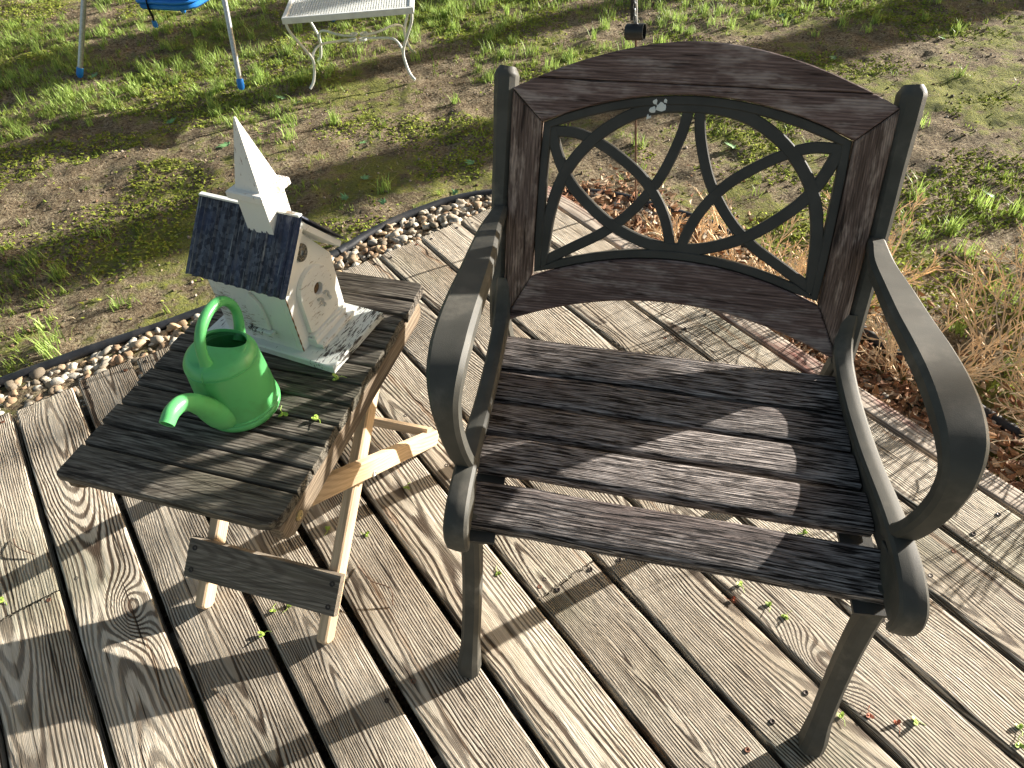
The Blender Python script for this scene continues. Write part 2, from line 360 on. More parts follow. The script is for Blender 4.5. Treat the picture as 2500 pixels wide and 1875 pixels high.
# ------------------------------------------------------------------ value noise in numpy (terrain, scatter masks)
_T = RNG.random((256, 256))
def vn(x, y, s, o=0):
    x = np.asarray(x) * s + 31.7 * (o + 1) + 1000; y = np.asarray(y) * s + 17.3 * (o + 1) + 1000
    xi = np.floor(x).astype(int); yi = np.floor(y).astype(int); fx = x - xi; fy = y - yi
    fx = fx * fx * (3 - 2 * fx); fy = fy * fy * (3 - 2 * fy); a = lambda i, j: _T[(xi + i) % 256, (yi + j) % 256]
    return (a(0, 0) * (1 - fx) + a(1, 0) * fx) * (1 - fy) + (a(0, 1) * (1 - fx) + a(1, 1) * fx) * fy
def fbm(x, y, s, n=4, o=0): return sum(vn(x, y, s * 2 ** i, o + i) / 2 ** i for i in range(n)) / sum(1 / 2 ** i for i in range(n))
G0 = -0.10
def ground_z(x, y):
    r = np.hypot(np.asarray(x) - 0, np.asarray(y) - 2.5); k = np.clip(1 - (r - 6) / 30, 0, 1)
    return G0 + k * ((fbm(x, y, .8, 2, 3) - .5) * .05 + (fbm(x, y, 9, 4, 5) - .5) * .030 + (fbm(x, y, 60, 3, 9) - .5) * .012)

# deck frame: u runs along the boards, v across them
A_ = -0.57235
UU = Vector((math.sin(A_), math.cos(A_), 0)); VV = Vector((math.cos(A_), -math.sin(A_), 0)); ZZ = Vector((0, 0, 1))
def dk(u, v, z=0.0): return UU * u + VV * v + ZZ * z
END_U = 1.733

# ------------------------------------------------------------------ ground
ax = np.concatenate([-np.geomspace(250, 4.2, 26), np.linspace(-4.1, 4.1, 420), np.geomspace(4.2, 250, 26)])
ay = np.concatenate([-np.geomspace(250, 1.0, 22), np.linspace(-.9, 6.6, 380), np.geomspace(6.8, 250, 24)])
gx, gy = np.meshgrid(ax, ay); gz = ground_z(gx, gy)
V = np.stack([gx.ravel(), gy.ravel(), gz.ravel()], 1); nx, ny = len(ax), len(ay)
ii = (np.arange(ny - 1)[:, None] * nx + np.arange(nx - 1)[None]).ravel(); F = np.stack([ii, ii + 1, ii + nx + 1, ii + nx], 1)
def ground_mat():
    N = NT('soil_and_moss'); p = N.geo(); n1 = N.noise(p, 1.6, 5.0, .6); n2 = N.noise(p, 14.0, 5.0, .65); n3 = N.noise(p, 90.0, 5.0, .7)
    soil = N.mix(N.ramp(n2, .35, .65), (.20, .155, .095), (.36, .295, .195)); soil = N.mix(N.ramp(n3, .45, .62), soil, (.10, .070, .045))
    pk = N.vor(p, 130.0, out='Color'); pd = N.vor(p, 130.0); sel = N.m('MULTIPLY', N.ramp(N.sep(pk)[0], .86, .9), N.ramp(pd, .25, .4, 1, 0)); soil = N.mix(sel, soil, (.42, .34, .26))
    moss = N.mix(N.ramp(n3, .4, .6), (.12, .15, .028), (.26, .27, .06)); ms = N.ramp(N.m('ADD', N.m('MULTIPLY', n1, .6), N.m('MULTIPLY', n2, .4)), .49, .57)
    c = N.mix(N.m('MULTIPLY', ms, .8), soil, moss); h = N.m('ADD', N.m('MULTIPLY', n3, 1.0), N.m('MULTIPLY', n2, 1.2)); N.bump(h, .022, 1.0); return N.fin(c, .95, .1)
M['ground'] = ground_mat()
g = np_mesh("ground", V, F, np.zeros((len(V), 3)), M['ground'], smooth=True); tag(g, kind='structure')

# ------------------------------------------------------------------ deck
deck = MB(); P0, PITCH, GAP = .0608, .1491, .0095
joints = {2: .525, -4: 1.121, 5: -.62, -7: .2, 0: -.9, -2: -.4}
for k in range(-15, 8):
    g_ = .0140 if k <= 1 else .0100; g2_ = .0140 if k + 1 <= 1 else .0100
    va = P0 + PITCH * k + g_ / 2 + random.uniform(-.001, .001); wd = PITCH - g_ / 2 - g2_ / 2 + random.uniform(-.0015, .0015)
    e = END_U + random.uniform(-.010, .010); s0 = -1.9 + random.uniform(-.01, .01); zt = random.uniform(-.0015, .0015)
    segs = [(s0, e)]
    if k in joints: segs = [(s0, joints[k] - .0015), (joints[k] + .0025, e)]
    for a, b in segs:
        board(deck, dk(a, va, zt + random.uniform(-.001, .001)), UU, VV, ZZ, b - a, wd, .034, nv=34, nu=14, jag=.0028, rnd=.004, warp=.0008, cup=random.uniform(-.001, .0015))
deck_o = deck.build("wooden_deck", M['deck']); tag(deck_o, kind='structure')
rim = MB(); board(rim, dk(-1.9, 1.262, -.004), UU, VV, ZZ, 3.62, .055, .09, nv=14, nu=14, jag=.002, rnd=.004, warp=.001)
rim.build("edge_board", M['deck_red'], deck_o)
jo = MB()
for u in (-1.6, -1.1, -.6, -.1, .4, .9, 1.3, 1.66): board(jo, dk(u - .02, -2.1, -.036), VV, UU, ZZ, 3.35, .038, .055, rnd=.002)
jo.build("joist", M['bar'], deck_o)
scr = [(.026, .664), (-.017, .582), (-.085, .57), (-.137, .546), (-.212, .499), (-.257, .469), (-.829, .804), (-.911, .754), (-.949, .71), (.061, .655), (.129, .694),
       (.037, .679), (.164, .735), (-.451, .942), (-.452, 1.109), (-.262, 1.137), (-.305, .986)]
for k in range(-9, 8):
    for off in (.022, .118):
        p = dk(END_U - .033 + random.uniform(-.006, .006), P0 + PITCH * k + .005 + off); scr.append((p.x, p.y))
for k, uu_ in [(k, .905) for k in range(2, 8)] + [(k, .11) for k in range(-2, 8)] + [(k, .50) for k in (3, 4, 5, 6, 7)]:
    for off in (.03, .112):
        p = dk(uu_ + random.uniform(-.006, .006), P0 + PITCH * k + .005 + off); scr.append((p.x, p.y))
for i, (x, y) in enumerate(scr):
    s = MB(); lathe(s, [(.0042, -.004), (.0046, .0006), (.0040, .0012), (.0016, .0006), (.0014, -.0006)], (0, 0, 0), 12, cap0=False)
    s.build("screw", M['rust_screw'] if i % 4 == 0 else M['screw'], deck_o, loc=(x, y, .0004))

# ------------------------------------------------------------------ gravel and edging
EDG = [(-2.9, .95), (-2.2, 1.14), (-1.70, 1.32), (-1.433, 1.441), (-1.236, 1.546), (-1.05, 1.635), (-.97, 1.677), (-.80, 1.775), (-.562, 1.945), (-.464, 2.046), (-.367, 2.13), (-.279, 2.185),
       (-.169, 2.240), (-.019, 2.268), (.245, 2.245), (.415, 2.190), (.505, 2.128), (.618, 2.043), (.70, 1.97), (.80, 1.80), (.90, 1.58), (1.0, 1.36), (1.15, 1.08), (1.40, .72), (1.8, .2), (2.2, -.4)]
ep = catmull([(x, y, -.080) for x, y in EDG], 6)
eb = MB(); tube(eb, ep, .0150, 16)
ed = eb.build("garden_edging", M['hose']); tag(ed, "black plastic lawn edging with a round top bead curving between gravel and lawn", "garden edging")
st = MB(); sweep(st, [p - Vector((0, 0, .035)) for p in ep], lambda i: [(-.0015, -.03), (.0015, -.03), (.0015, .03), (-.0015, .03)], side=None); 
st = MB(); vs = []; fs = []
for i, p in enumerate(ep):
    vs += [p + Vector((0, 0, -.01)), p + Vector((0, 0, -.08)), p + Vector((.003, .003, -.08)), p + Vector((.003, .003, -.01))]
for i in range(len(ep) - 1):
    for a in range(4): b = (a + 1) % 4; fs.append((i * 4 + a, i * 4 + b, i * 4 + 4 + b, i * 4 + 4 + a))
st.add(vs, fs); st.build("ground_strip", M['hose'], ed)
coup = MB(); c0 = Vector((-.53, 1.975, -.080)); dd_ = Vector((.62, .78, 0)).normalized(); tube(coup, [c0 - dd_ * .02, c0 + dd_ * .02], .0165, 14); coup.build("coupler", M['hose'], ed)

def ico(n):
    bm = bmesh.new(); bmesh.ops.create_icosphere(bm, subdivisions=n, radius=1); v = np.array([p.co[:] for p in bm.verts]); f = np.array([[q.index for q in x.verts] for x in bm.faces]); bm.free(); return v, f
icv, icf = ico(2)
edg = np.array([(p.x, p.y) for p in ep])
def inside_edging(x, y):   # True on the deck side of the edging line
    d2 = ((edg[:, 0] - x) ** 2 + (edg[:, 1] - y) ** 2); i = int(np.argmin(d2)); i = min(max(i, 0), len(edg) - 2)
    t = edg[i + 1] - edg[i]; return t[0] * (y - edg[i, 1]) - t[1] * (x - edg[i, 0]) < -.008 * np.hypot(*t) * 1.0
pts = []
def on_deck(x, y, m=0.0):
    u = x * UU.x + y * UU.y; v = x * VV.x + y * VV.y; return u < END_U - m and v < 1.32 - m
tries = 0
while len(pts) < 5200 and tries < 400000:
    tries += 1
    x = random.uniform(-1.9, 1.5); y = random.uniform(.6, 2.28)
    if on_deck(x, y, .03) or not inside_edging(x, y): continue
    if x > .86 and random.random() > .12: continue
    pts.append((x, y))
cols = np.array([(.33, .25, .165), (.42, .35, .26), (.24, .165, .10), (.48, .42, .33), (.32, .21, .13), (.35, .32, .27), (.54, .49, .40), (.20, .165, .12), (.42, .30, .18)])
Vs = []; Fs = []; Cs = []; b = 0
for (x, y) in pts:
    r = random.choice((.007, .009, .010, .012, .014)) * random.uniform(.8, 1.15); sc = np.array([random.uniform(.95, 1.5), random.uniform(.75, 1.1), random.uniform(.5, .8)]) * r
    rr = random.random() * 6.28; tx = random.uniform(-.5, .5); E_ = np.array(Matrix.Rotation(rr, 3, 'Z') @ Matrix.Rotation(tx, 3, 'X'))
    q = np.sign(icv) * np.abs(icv) ** .8 * (1 + .20 * np.sin(icv @ RNG.normal(size=3) * 2.6 + random.random() * 6)[:, None] + .13 * np.sin(icv @ RNG.normal(size=3) * 4 + random.random() * 6)[:, None]); q = q * sc
    Vs.append(q @ E_.T + np.array([x, y, G0 + .004 + random.uniform(-.006, .018)])); Fs.append(icf + b); b += len(icv)
    c = cols[random.randrange(len(cols))] * random.uniform(.75, 1.15); Cs.append(np.tile(c, (len(icv), 1)))
gv = np_mesh("gravel", np.concatenate(Vs), np.concatenate(Fs), np.concatenate(Cs), M['pebble'], smooth=True)
tag(gv, "loose brown and cream pebbles filling the strip between deck and edging", "gravel", kind='stuff')

# ------------------------------------------------------------------ chair
CY = rad(-16.4); CO = Vector((.16811, .43983, 0))
chair = empty("garden_armchair", CO, CY)
tag(chair, "garden armchair of dark cast metal and weathered wood slats with a woven arch lattice back", "armchair")
def cx(y): y = min(max(y, -.05), .48); return .010 - .1 * (y - .05)
TH = math.atan(.487); BS, BC = math.sin(TH), math.cos(TH)
def bk(x, t, n=0.0):   # back panel: x across, t up the slope, n out of its front face
    return Vector((x - .033, .47 + t * BS - n * BC, .40 + t * BC + n * BS))
def barprof(w_, t_, ridge=0.0):
    a, b = w_ / 2, t_ / 2; e = min(a, b) * .45
    return [(-a, -b + e), (-a + e, -b), (a - e, -b), (a, -b + e), (a, b - e), (a - e, b), (a * .25, b + ridge), (-a * .1, b + ridge), (-a + e, b), (-a, b - e)]
def framebar(name, pts, ws, ts, parent, mat, ridge=0.0, n=6, xs=None):
    mb = MB(); P = catmull(pts, n); W_ = lerp_list(ws, n); T_ = lerp_list(ts, n)
    sweep(mb, P, lambda i: barprof(W_[i], T_[i], ridge), side=(1, 0, 0)); return mb.build(name, mat, parent, smooth=24)
for s in (-1, 1):
    X = lambda w_, y, s=s: s * w_ + cx(y)
    # seat rail
    rp = [(.013, .388), (.008, .400), (.006, .418), (.012, .438), (.030, .450), (.066, .456), (.110, .453), (.160, .445), (.24, .429), (.305, .421), (.36, .418), (.415, .420), (.455, .428), (.484, .447), (.507, .482)]
    framebar("seat_rail", [(X(.286 + .004 * y / .47, y), y, z) for y, z in rp], [.028, .033, .034, .034, .033, .032, .031, .030] + [.029] * 7, [.012, .015, .016, .017] + [.018] * 11, chair, M['iron'], .0015)
    mb = MB(); prism(mb, [(.014, .400), (.020, .391), (.075, .394), (.110, .432), (.070, .446), (.030, .440), (.016, .430)], -.012, .012, (lambda a, b, c_, s=s: Vector((s * .2865 + cx(a) + c_, a, b))), .001); mb.build("rail_end", M['iron'], chair)
    # web below the rail, and the ledge the slats sit on
    mb = MB(); sweep(mb, catmull([(X(.286, y), y, z - .030) for y, z in rp[5:13]], 4), lambda i: [(-.003, -.024), (.003, -.024), (.003, .024), (-.003, .024)], side=(1, 0, 0)); mb.build("rail_web", M['iron_dark'], chair)
    mb = MB(); sweep(mb, catmull([(X(.262, y), y, .375 + .006 * math.sin(y * 12)) for y in (.03, .12, .2, .3, .4, .46)], 4), lambda i: [(-.022, -.003), (.022, -.003), (.022, .003), (-.022, .003)], side=(1, 0, 0)); mb.build("slat_ledge", M['iron_dark'], chair)
    # back post
    pp = [(.300, -.005), (.303, .04), (.306, .12), (.308, .22), (.308, .32), (.308, .39), (.308, .424), (.307, .438)]
    mb = MB(); P = catmull([bk(s * a, t, -.006) for a, t in pp], 5); W_ = lerp_list([.028, .028, .027, .028, .031, .035, .036, .024], 5); T_ = lerp_list([.028, .028, .030, .032, .036, .044, .046, .026], 5)
    sweep(mb, P, lambda i: barprof(W_[i], T_[i]), side=(1, 0, 0)); mb.build("back_post", M['iron'], chair, smooth=40)
    # armrest
    ap = [(.572, .588), (.53, .592), (.475, .598), (.40, .608), (.33, .618), (.265, .629), (.205, .636), (.155, .635), (.116, .626), (.093, .602), (.086, .565), (.088, .525), (.098, .482), (.112, .452), (.122, .440)]
    aw = [.305, .304, .302, .301, .300, .300, .300, .300, .299, .298, .296, .293, .290, .288, .286]
    framebar("armrest", [(X(a, y), y, z) for a, (y, z) in zip(aw, ap)], [.024, .028, .037, .045, .050, .053, .054, .054, .049, .039, .033, .031, .030, .029, .029], [.018, .022, .025, .027, .028, .028, .028, .028, .027, .025, .024, .023, .021, .019, .016], chair, M['iron'], .003)
    # legs
    fl = [(.066, .400), (.066, .355), (.062, .29), (.052, .22), (.034, .14), (.014, .07), (.000, .03), (-.006, .001)]
    framebar("leg", [(s * (.282 + .008 * (1 - z / .4)) + .010 * z / .4, y, z) for y, z in fl], [.027, .028, .029, .029, .029, .030, .036, .038], [.032, .034, .034, .033, .031, .032, .040, .040], chair, M['iron'])
    bl = [(.468, .420), (.484, .36), (.498, .28), (.508, .18), (.517, .08), (.526, .001)]
    framebar("leg", [(s * .290 - .033, y, z) for y, z in bl], [.026] * 5 + [.032], [.032, .032, .032, .032, .032, .036], chair, M['iron'])
# seat slats (one part: the seat)
sl = MB()
for ya, yb, za, zb, tk in ((.045, .117, .396, .407, .020), (.143, .207, .406, .405, .019), (.219, .283, .402, .398, .019), (.291, .357, .397, .398, .020), (.362, .440, .399, .405, .020)):
    ey = Vector((0, yb - ya, zb - za)); xa = -.281 + cx(ya)
    board(sl, (xa, ya, za), (1, 0, 0), ey, Vector((1, 0, 0)).cross(ey), .562, ey.length, tk, nv=8, nu=6, rnd=.004, shear=-.1, warp=.0015, jag=.001, cup=.0015)
sl.build("seat", M['seat'], chair)
# wooden back frame
def arc(xa, xb, f, n=18): return [(xa + (xb - xa) * i / n, f(xa + (xb - xa) * i / n)) for i in range(n + 1)]
top_out = lambda x: .405 + .079 * (1 - (abs(x) / .293) ** 1.8)
top_in = lambda x: .356 + .052 * (1 - (x / .24) ** 2)
bot_in = lambda x: .100 + .051 * (1 - (x / .24) ** 2)
bot_out = lambda x: .010 + .068 * (1 - (x / .288) ** 2)
gp = .0008
f3 = lambda x, y, z: bk(x, y, z)
cut = .4225
def clipy(P, f):
    out = []
    for i in range(len(P)):
        a, b = P[i], P[(i + 1) % len(P)]; ia, ib = f(a[1]), f(b[1])
        if ia >= 0: out.append(a)
        if ia * ib < 0: t = ia / (ia - ib); out.append((a[0] + (b[0] - a[0]) * t, a[1] + (b[1] - a[1]) * t))
    return out
TR_ = arc(-.293, .293, top_out) + [(.241, .357)] + arc(.24, -.24, lambda x: top_in(x) + gp)[1:-1] + [(-.241, .357)]
mb = MB(); prism(mb, clipy(TR_, lambda y: y - cut - .0004), -.013, .013, f3, .0016, (1, 0), (33.1, .09, .02, .6)); prism(mb, clipy(TR_, lambda y: cut - .0004 - y), -.013, .0126, f3, .0016, (1, 0), (3.1, .09, .02, .7)); mb.build("top_rail", M['back'], chair)
if 0: prism(mb, arc(-.293, .293, top_out) + [(.241, .357)] + arc(.24, -.24, lambda x: top_in(x) + gp)[1:-1] + [(-.241, .357)], -.013, .013, f3, .003, (1, 0), (3.1, .09, .02, .7)); mb.build("top_rail", M['back'], chair)
mb = MB(); prism(mb, arc(.288, -.288, bot_out) + [(-.241, .099)] + arc(-.24, .24, lambda x: bot_in(x) - gp)[1:-1] + [(.241, .099)], -.013, .013, f3, .003, (1, 0), (13.1, -.08, .03, .5)); mb.build("bottom_rail", M['back'], chair)
for s in (-1, 1):
    mb = MB(); prism(mb, [(s * .2415, .100), (s * .2885, .012), (s * .2935, .403), (s * .2415, .3555)], -.013, .013, f3, .0025, (0, 1), (23.1 + s, .05 * s, .03, .8)); mb.build("stile", M['stile'], chair)
# cast lattice
def ribbon(mb, pts, wd, z0, z1, closed=False, n=5):
    P = catmull([(x, y, 0) for x, y in pts], n) if n > 1 else [Vector((x, y, 0)) for x, y in pts]
    m = len(P); vs = []; fs = []; e = .0018
    for i in range(m):
        t = (P[(i + 1) % m] - P[i - 1]) if closed else (P[min(i + 1, m - 1)] - P[max(0, i - 1)])
        t.normalize(); nn = Vector((-t.y, t.x, 0))
        for a, z in ((-1, z0), (-1, z1 - e), (-1 + 2 * e / wd, z1), (1 - 2 * e / wd, z1), (1, z1 - e), (1, z0)):
            q = P[i] + nn * (a * wd / 2); vs.append(bk(q.x, q.y, z))
    for i in range(m if closed else m - 1):
        for k in range(6): fs.append((i * 6 + k, i * 6 + (k + 1) % 6, ((i + 1) % m) * 6 + (k + 1) % 6, ((i + 1) % m) * 6 + k))
    if not closed: fs.append(tuple(range(6))[::-1]); fs.append(tuple((m - 1) * 6 + k for k in range(6)))
    mb.add(vs, fs)
lt = MB(); h = .0065
ring_ = [(x, y + h + .001) for x, y in arc(-.232, .232, bot_in, 14)] + [(.2335, .17), (.2335, .24), (.2335, .30)] + [(x, y - h - .001) for x, y in arc(.232, -.232, top_in, 14)] + [(-.2335, .30), (-.2335, .24), (-.2335, .17)]
ribbon(lt, ring_, .0145, -.006, .007, True, 1)
LA = [(-.226, .118), (-.222, .165), (-.218, .205), (-.208, .250), (-.192, .287), (-.168, .320), (-.135, .351), (-.093, .376), (-.048, .389), (0, .392), (.048, .389), (.093, .376), (.135, .351), (.168, .320), (.192, .287), (.208, .250), (.218, .205), (.222, .165), (.226, .118)]
LB = [(-.226, .345), (-.209, .300), (-.187, .263), (-.152, .229), (-.112, .200), (-.067, .180), (-.024, .170), (.024, .170), (.067, .180), (.112, .200), (.152, .229), (.187, .263), (.209, .300), (.226, .345)]
LC = [(-.228, .343), (-.183, .342), (-.143, .328), (-.104, .306), (-.069, .280), (-.040, .246), (-.020, .209), (-.008, .168)]
LE = [(-.008, .390), (-.016, .345), (-.035, .291), (-.058, .252), (-.088, .215), (-.125, .184), (-.170, .157), (-.226, .124)]
ribbon(lt, LA, .0195, -.0045, .0055); ribbon(lt, LB, .0190, -.005, .0050)
for s in (1, -1):
    ribbon(lt, [(x * s, y) for x, y in LC], .0175, -.0055, .0045 - .0003 * s); ribbon(lt, [(x * s, y) for x, y in LE], .0175, -.0058, .0040 - .0003 * s)
lt.build("lattice_panel", M['iron_dark'], chair)
sp_ = MB()   # white droppings on the lattice, upper left of centre
for (x, y, r) in ((-.062, .395, .007), (-.052, .389, .009), (-.064, .383, .006), (-.046, .397, .005), (-.070, .372, .004)):
    P = [bk(x + r * random.uniform(.6, 1.2) * math.cos(a), y + r * random.uniform(.5, 1.5) * math.sin(a), .0062 + .0004 * random.random()) for a in np.linspace(0, 6.28, 11)[:-1]]
    sp_.add(P + [bk(x, y, .0082)], [(i, (i + 1) % 10, 10) for i in range(10)])
sp_.build("bird_dropping", M['white_metal'], chair)

# ------------------------------------------------------------------ folding table
TZ = .45; TC = Vector((-.4196, .8610, 0)); tbl = empty("folding_table", TC, rad(-19.4))
tag(tbl, "small folding slatted wooden table with pale crossed legs and a dark weathered top", "folding table")
gaps = [-.278, -.215, -.172, -.128, -.085, -.0425, .003, .047, .092, .137, .180, .222, .279]
tt = MB()
for i in range(12):
    a, b = gaps[i] + .002, gaps[i + 1] - .002
    if i in (0, 11):
        y0, y1 = a, b; c = .030 if i == 0 else .012; L_, R_ = -.186, .188
        o = [(L_ + .004, y0), (R_ - c, y0), (R_ - c * .45, y0 + c * .12), (R_ - c * .1, y0 + c * .5), (R_, y0 + c), (R_, y1), (L_, y1), (L_, y0 + .006)] if i == 0 else [(L_, y0), (R_, y0), (R_, y1 - c), (R_ - c * .4, y1 - c * .2), (R_ - c, y1), (L_ + c, y1), (L_, y1 - c)]
        prism(tt, o, TZ - .018, TZ, None, .0025, (1, 0))
    else:
        board(tt, (-.184 + random.uniform(-.002, .002), a, TZ + random.uniform(-.001, .0006)), (1, 0, 0), (0, 1, 0), (0, 0, 1), .371 + random.uniform(-.003, .003), b - a, .018, nv=4, nu=3, rnd=.003, jag=.001)
tt.build("tabletop", M['tabletop'], tbl)
yz = Matrix(((0, 0, 1), (1, 0, 0), (0, 1, 0)))   # outline (y,z) -> x extrusion
def yzf(x0): return lambda a, b, c_: Vector((x0 + c_, a, b))
for s in (-1, 1):
    mb = MB(); x0 = s * .176
    prism(mb, [(-.262, .400), (-.250, .391), (.225, .391), (.243, .397), (.250, .412), (.243, .4315), (-.268, .4315), (-.270, .412)], -.010, .010, yzf(x0), .003, (1, 0)); mb.build("apron", M['apron'], tbl)
def legboard(name, p0, p1, x0, wd, th, mat, round0=True):
    p0, p1 = Vector(p0), Vector(p1); d_ = (p1 - p0); L = d_.length; d_.normalize(); nn = Vector((-d_.y, d_.x)); hw = wd / 2; o = []
    for a, b in ((0, -hw * .45), (hw * .25, -hw * .85), (hw * .6, -hw), (L - hw * .6, -hw), (L - hw * .2, -hw * .8), (L, -hw * .3), (L, hw * .3), (L - hw * .2, hw * .8), (L - hw * .6, hw), (hw * .6, hw), (hw * .25, hw * .85), (0, hw * .45)):
        q = p0 + d_ * a + nn * b; o.append((q.x, q.y))
    mb = MB(); prism(mb, o, -th / 2, th / 2, yzf(x0), .003, (d_.x, d_.y)); return mb.build(name, mat, tbl)
for s in (-1, 1):
    legboard("leg", (-.252, .006), (.205, .418), s * .131, .036, .021, M['leg'])
    legboard("leg", (.262, .008), (-.238, .425), s * .1535, .038, .020, M['leg'])
dP = Vector((0, .457, .412)).normalized(); nP = Vector((0, -dP.z, dP.y))
mb = MB(); c0 = Vector((-.163, -.252, .006)) + dP * .062 + nP * .019
board(mb, c0 + nP * .016, (1, 0, 0), dP, nP, .318, .076, .016, nv=6, nu=3, rnd=.003); cb = mb.build("crossbar", M['bar'], tbl)
for x in (.014, .304):
    for q in (.016, .058):
        s_ = MB(); lathe(s_, [(.0052, 0), (.0050, .0012), (.002, .0008), (.0018, -.001)], (0, 0, 0), 12, cap0=False)
        o = s_.build("screw", M['screw'], cb); o.location = c0 + nP * .0162 + dP * q + Vector((x, 0, 0)); o.rotation_euler = nP.to_track_quat('Z', 'Y').to_euler()
dQ = Vector((0, -.500, .417)).normalized(); nQ = Vector((0, dQ.z, -dQ.y))
mb = MB(); c1 = Vector((.155, .262, .008)) + dQ * .030 + nQ * .018
board(mb, c1 + nQ * .010, (-1, 0, 0), dQ, nQ, .31, .030, .018, nv=4, nu=2, rnd=.003); mb.build("crossbar", M['leg'], tbl)
for s in (-1, 1):
    mb = MB(); lathe(mb, [(.0062, 0), (.006, .002), (.004, .003), (.0025, .0015)], (0, 0, 0), 14, cap0=False); o = mb.build("bolt", M['zinc'], tbl); o.location = (s * .1636, -.006, .217); o.rotation_euler = (0, rad(90) * s, 0)
    mb = MB(); lathe(mb, [(.0085, 0), (.008, .002), (.0045, .0028), (.003, .001)], (0, 0, 0), 14, cap0=False); o = mb.build("bolt", M['brass'], tbl); o.location = (s * .1862, -.228, .411); o.rotation_euler = (0, rad(90) * s, 0)

# ------------------------------------------------------------------ birdhouse
bh = empty("birdhouse", (-.34274498, .8723083, TZ), math.atan2(.89344, .449183))
tag(bh, "white church shaped birdhouse with steeple and dark corrugated roof on the folding table", "birdhouse")
Z = .467 - TZ; E0 = .583 - TZ; AP = .682 - TZ; WX = .1255; XC = .0628; D1 = .158
mb = MB(); prism(mb, [(-.015, -.068), (.1365, -.070), (.1365, .198), (-.015, .198)], .002, Z, None, .002); mb.build("base", M['white_base'], bh)
T_ = .012
for nm, y0, y1 in (("front_wall", 0, T_), ("back_wall", D1 - T_, D1)):
    mb = MB(); prism(mb, [(0, Z), (WX, Z), (WX, E0), (XC, AP - .010), (0, E0)], -y1, -y0, lambda a, b, c_: Vector((a, -c_, b)), .001); mb.build(nm, M['white'], bh)
for nm, x0 in (("side_wall", 0), ("side_wall", WX - T_)):
    mb = MB(); prism(mb, [(T_, Z), (D1 - T_, Z), (D1 - T_, E0 - .004), (T_, E0 - .004)], x0, x0 + T_, lambda a, b, c_: Vector((c_, a, b)), .0005); mb.build(nm, M['white'], bh)
# roof boards with corrugated sheets over them
RZ, EZ, OV = .693 - TZ, .600 - TZ, .0835
for s in (-1, 1):
    dn = Vector((s * OV, 0, EZ - RZ)); L = dn.length; dn.normalize(); nn = Vector((s * -dn.z, 0, s * dn.x)); nn = nn if nn.z > 0 else -nn
    mb = MB(); a0 = Vector((XC, -.018, RZ)) - nn * .0042
    prism(mb, [(.005, 0), (L - .006, 0), (L - .006, .188), (.005, .188)], -.010, 0, lambda a, b, c_: a0 + dn * a + Vector((0, b, 0)) + nn * c_, .0008); rb = mb.build("roof_board", M['white'], bh)
    mb = MB(); vs = []; ny_ = 170
    for i in range(ny_ + 1):
        y = -.023 + .196 * i / ny_; f = ((y + .023) / .0245) % 1.0
        hgt = .0036 * (max(0, math.cos((f - .22) * 2 * math.pi * 2.6)) if abs(f - .22) < .1 else 0) + .0028 * (max(0, math.cos((f - .62) * 2 * math.pi * 2.6)) if abs(f - .62) < .1 else 0) + .0016 * (max(0, math.cos((f - .42) * 2 * math.pi * 4)) if abs(f - .42) < .06 else 0)
        sag = .0006 * math.sin(y * 90)
        for j in range(5):
            a = L * j / 4; vs.append(Vector((XC, y, RZ)) + dn * (a + (.0012 * math.sin(y * 300) if j == 4 else 0)) + nn * (hgt + .0012 + sag))
        for j in (4, 0):
            a = L * j / 4; vs.append(Vector((XC, y, RZ)) + dn * a + nn * (hgt + .0002))
    fs = [(i * 7 + j, i * 7 + (j + 1) % 7, (i + 1) * 7 + (j + 1) % 7, (i + 1) * 7 + j) for i in range(ny_) for j in range(7)]
    fs += [tuple(range(7)), tuple(ny_ * 7 + k for k in range(7))]
    mb.add(vs, fs); mb.build("roof_sheet", M['roof'], bh, smooth=60)
mb = MB(); prism(mb, [(-.004, 0), (.004, 0), (.004, .192), (-.004, .192)], 0, .003, lambda a, b, c_: Vector((XC + a, -.021 + b, RZ + .0050 + c_ - abs(a) * .9)), .0005); mb.build("ridge_cap", M['white'], bh)
# steeple
YS = .0435
stp = MB(); hx_ = .0245
prism(stp, [(XC - hx_, YS - hx_), (XC + hx_, YS - hx_), (XC + hx_, YS + hx_), (XC - hx_, YS + hx_)], .655 - TZ, .7235 - TZ, None, .001); steeple = stp.build("steeple", M['white'], bh)
mb = MB(); prism(mb, [(XC - .033, YS - .033), (XC + .033, YS - .033), (XC + .033, YS + .033), (XC - .033, YS + .033)], .7235 - TZ, .7375 - TZ, None, .0022); mb.build("cornice", M['white_spire'], steeple)
mb = MB(); q = .0225; zb, za = .7375 - TZ, .838 - TZ
mb.add([(XC - q, YS - q, zb), (XC + q, YS - q, zb), (XC + q, YS + q, zb), (XC - q, YS + q, zb)] + [(XC + a * .0012, YS + b * .0012, za) for a, b in ((-1, -1), (1, -1), (1, 1), (-1, 1))],
       [(0, 1, 5, 4), (1, 2, 6, 5), (2, 3, 7, 6), (3, 0, 4, 7), (3, 2, 1, 0), (4, 5, 6, 7)]); mb.build("spire", M['white_spire'], steeple)
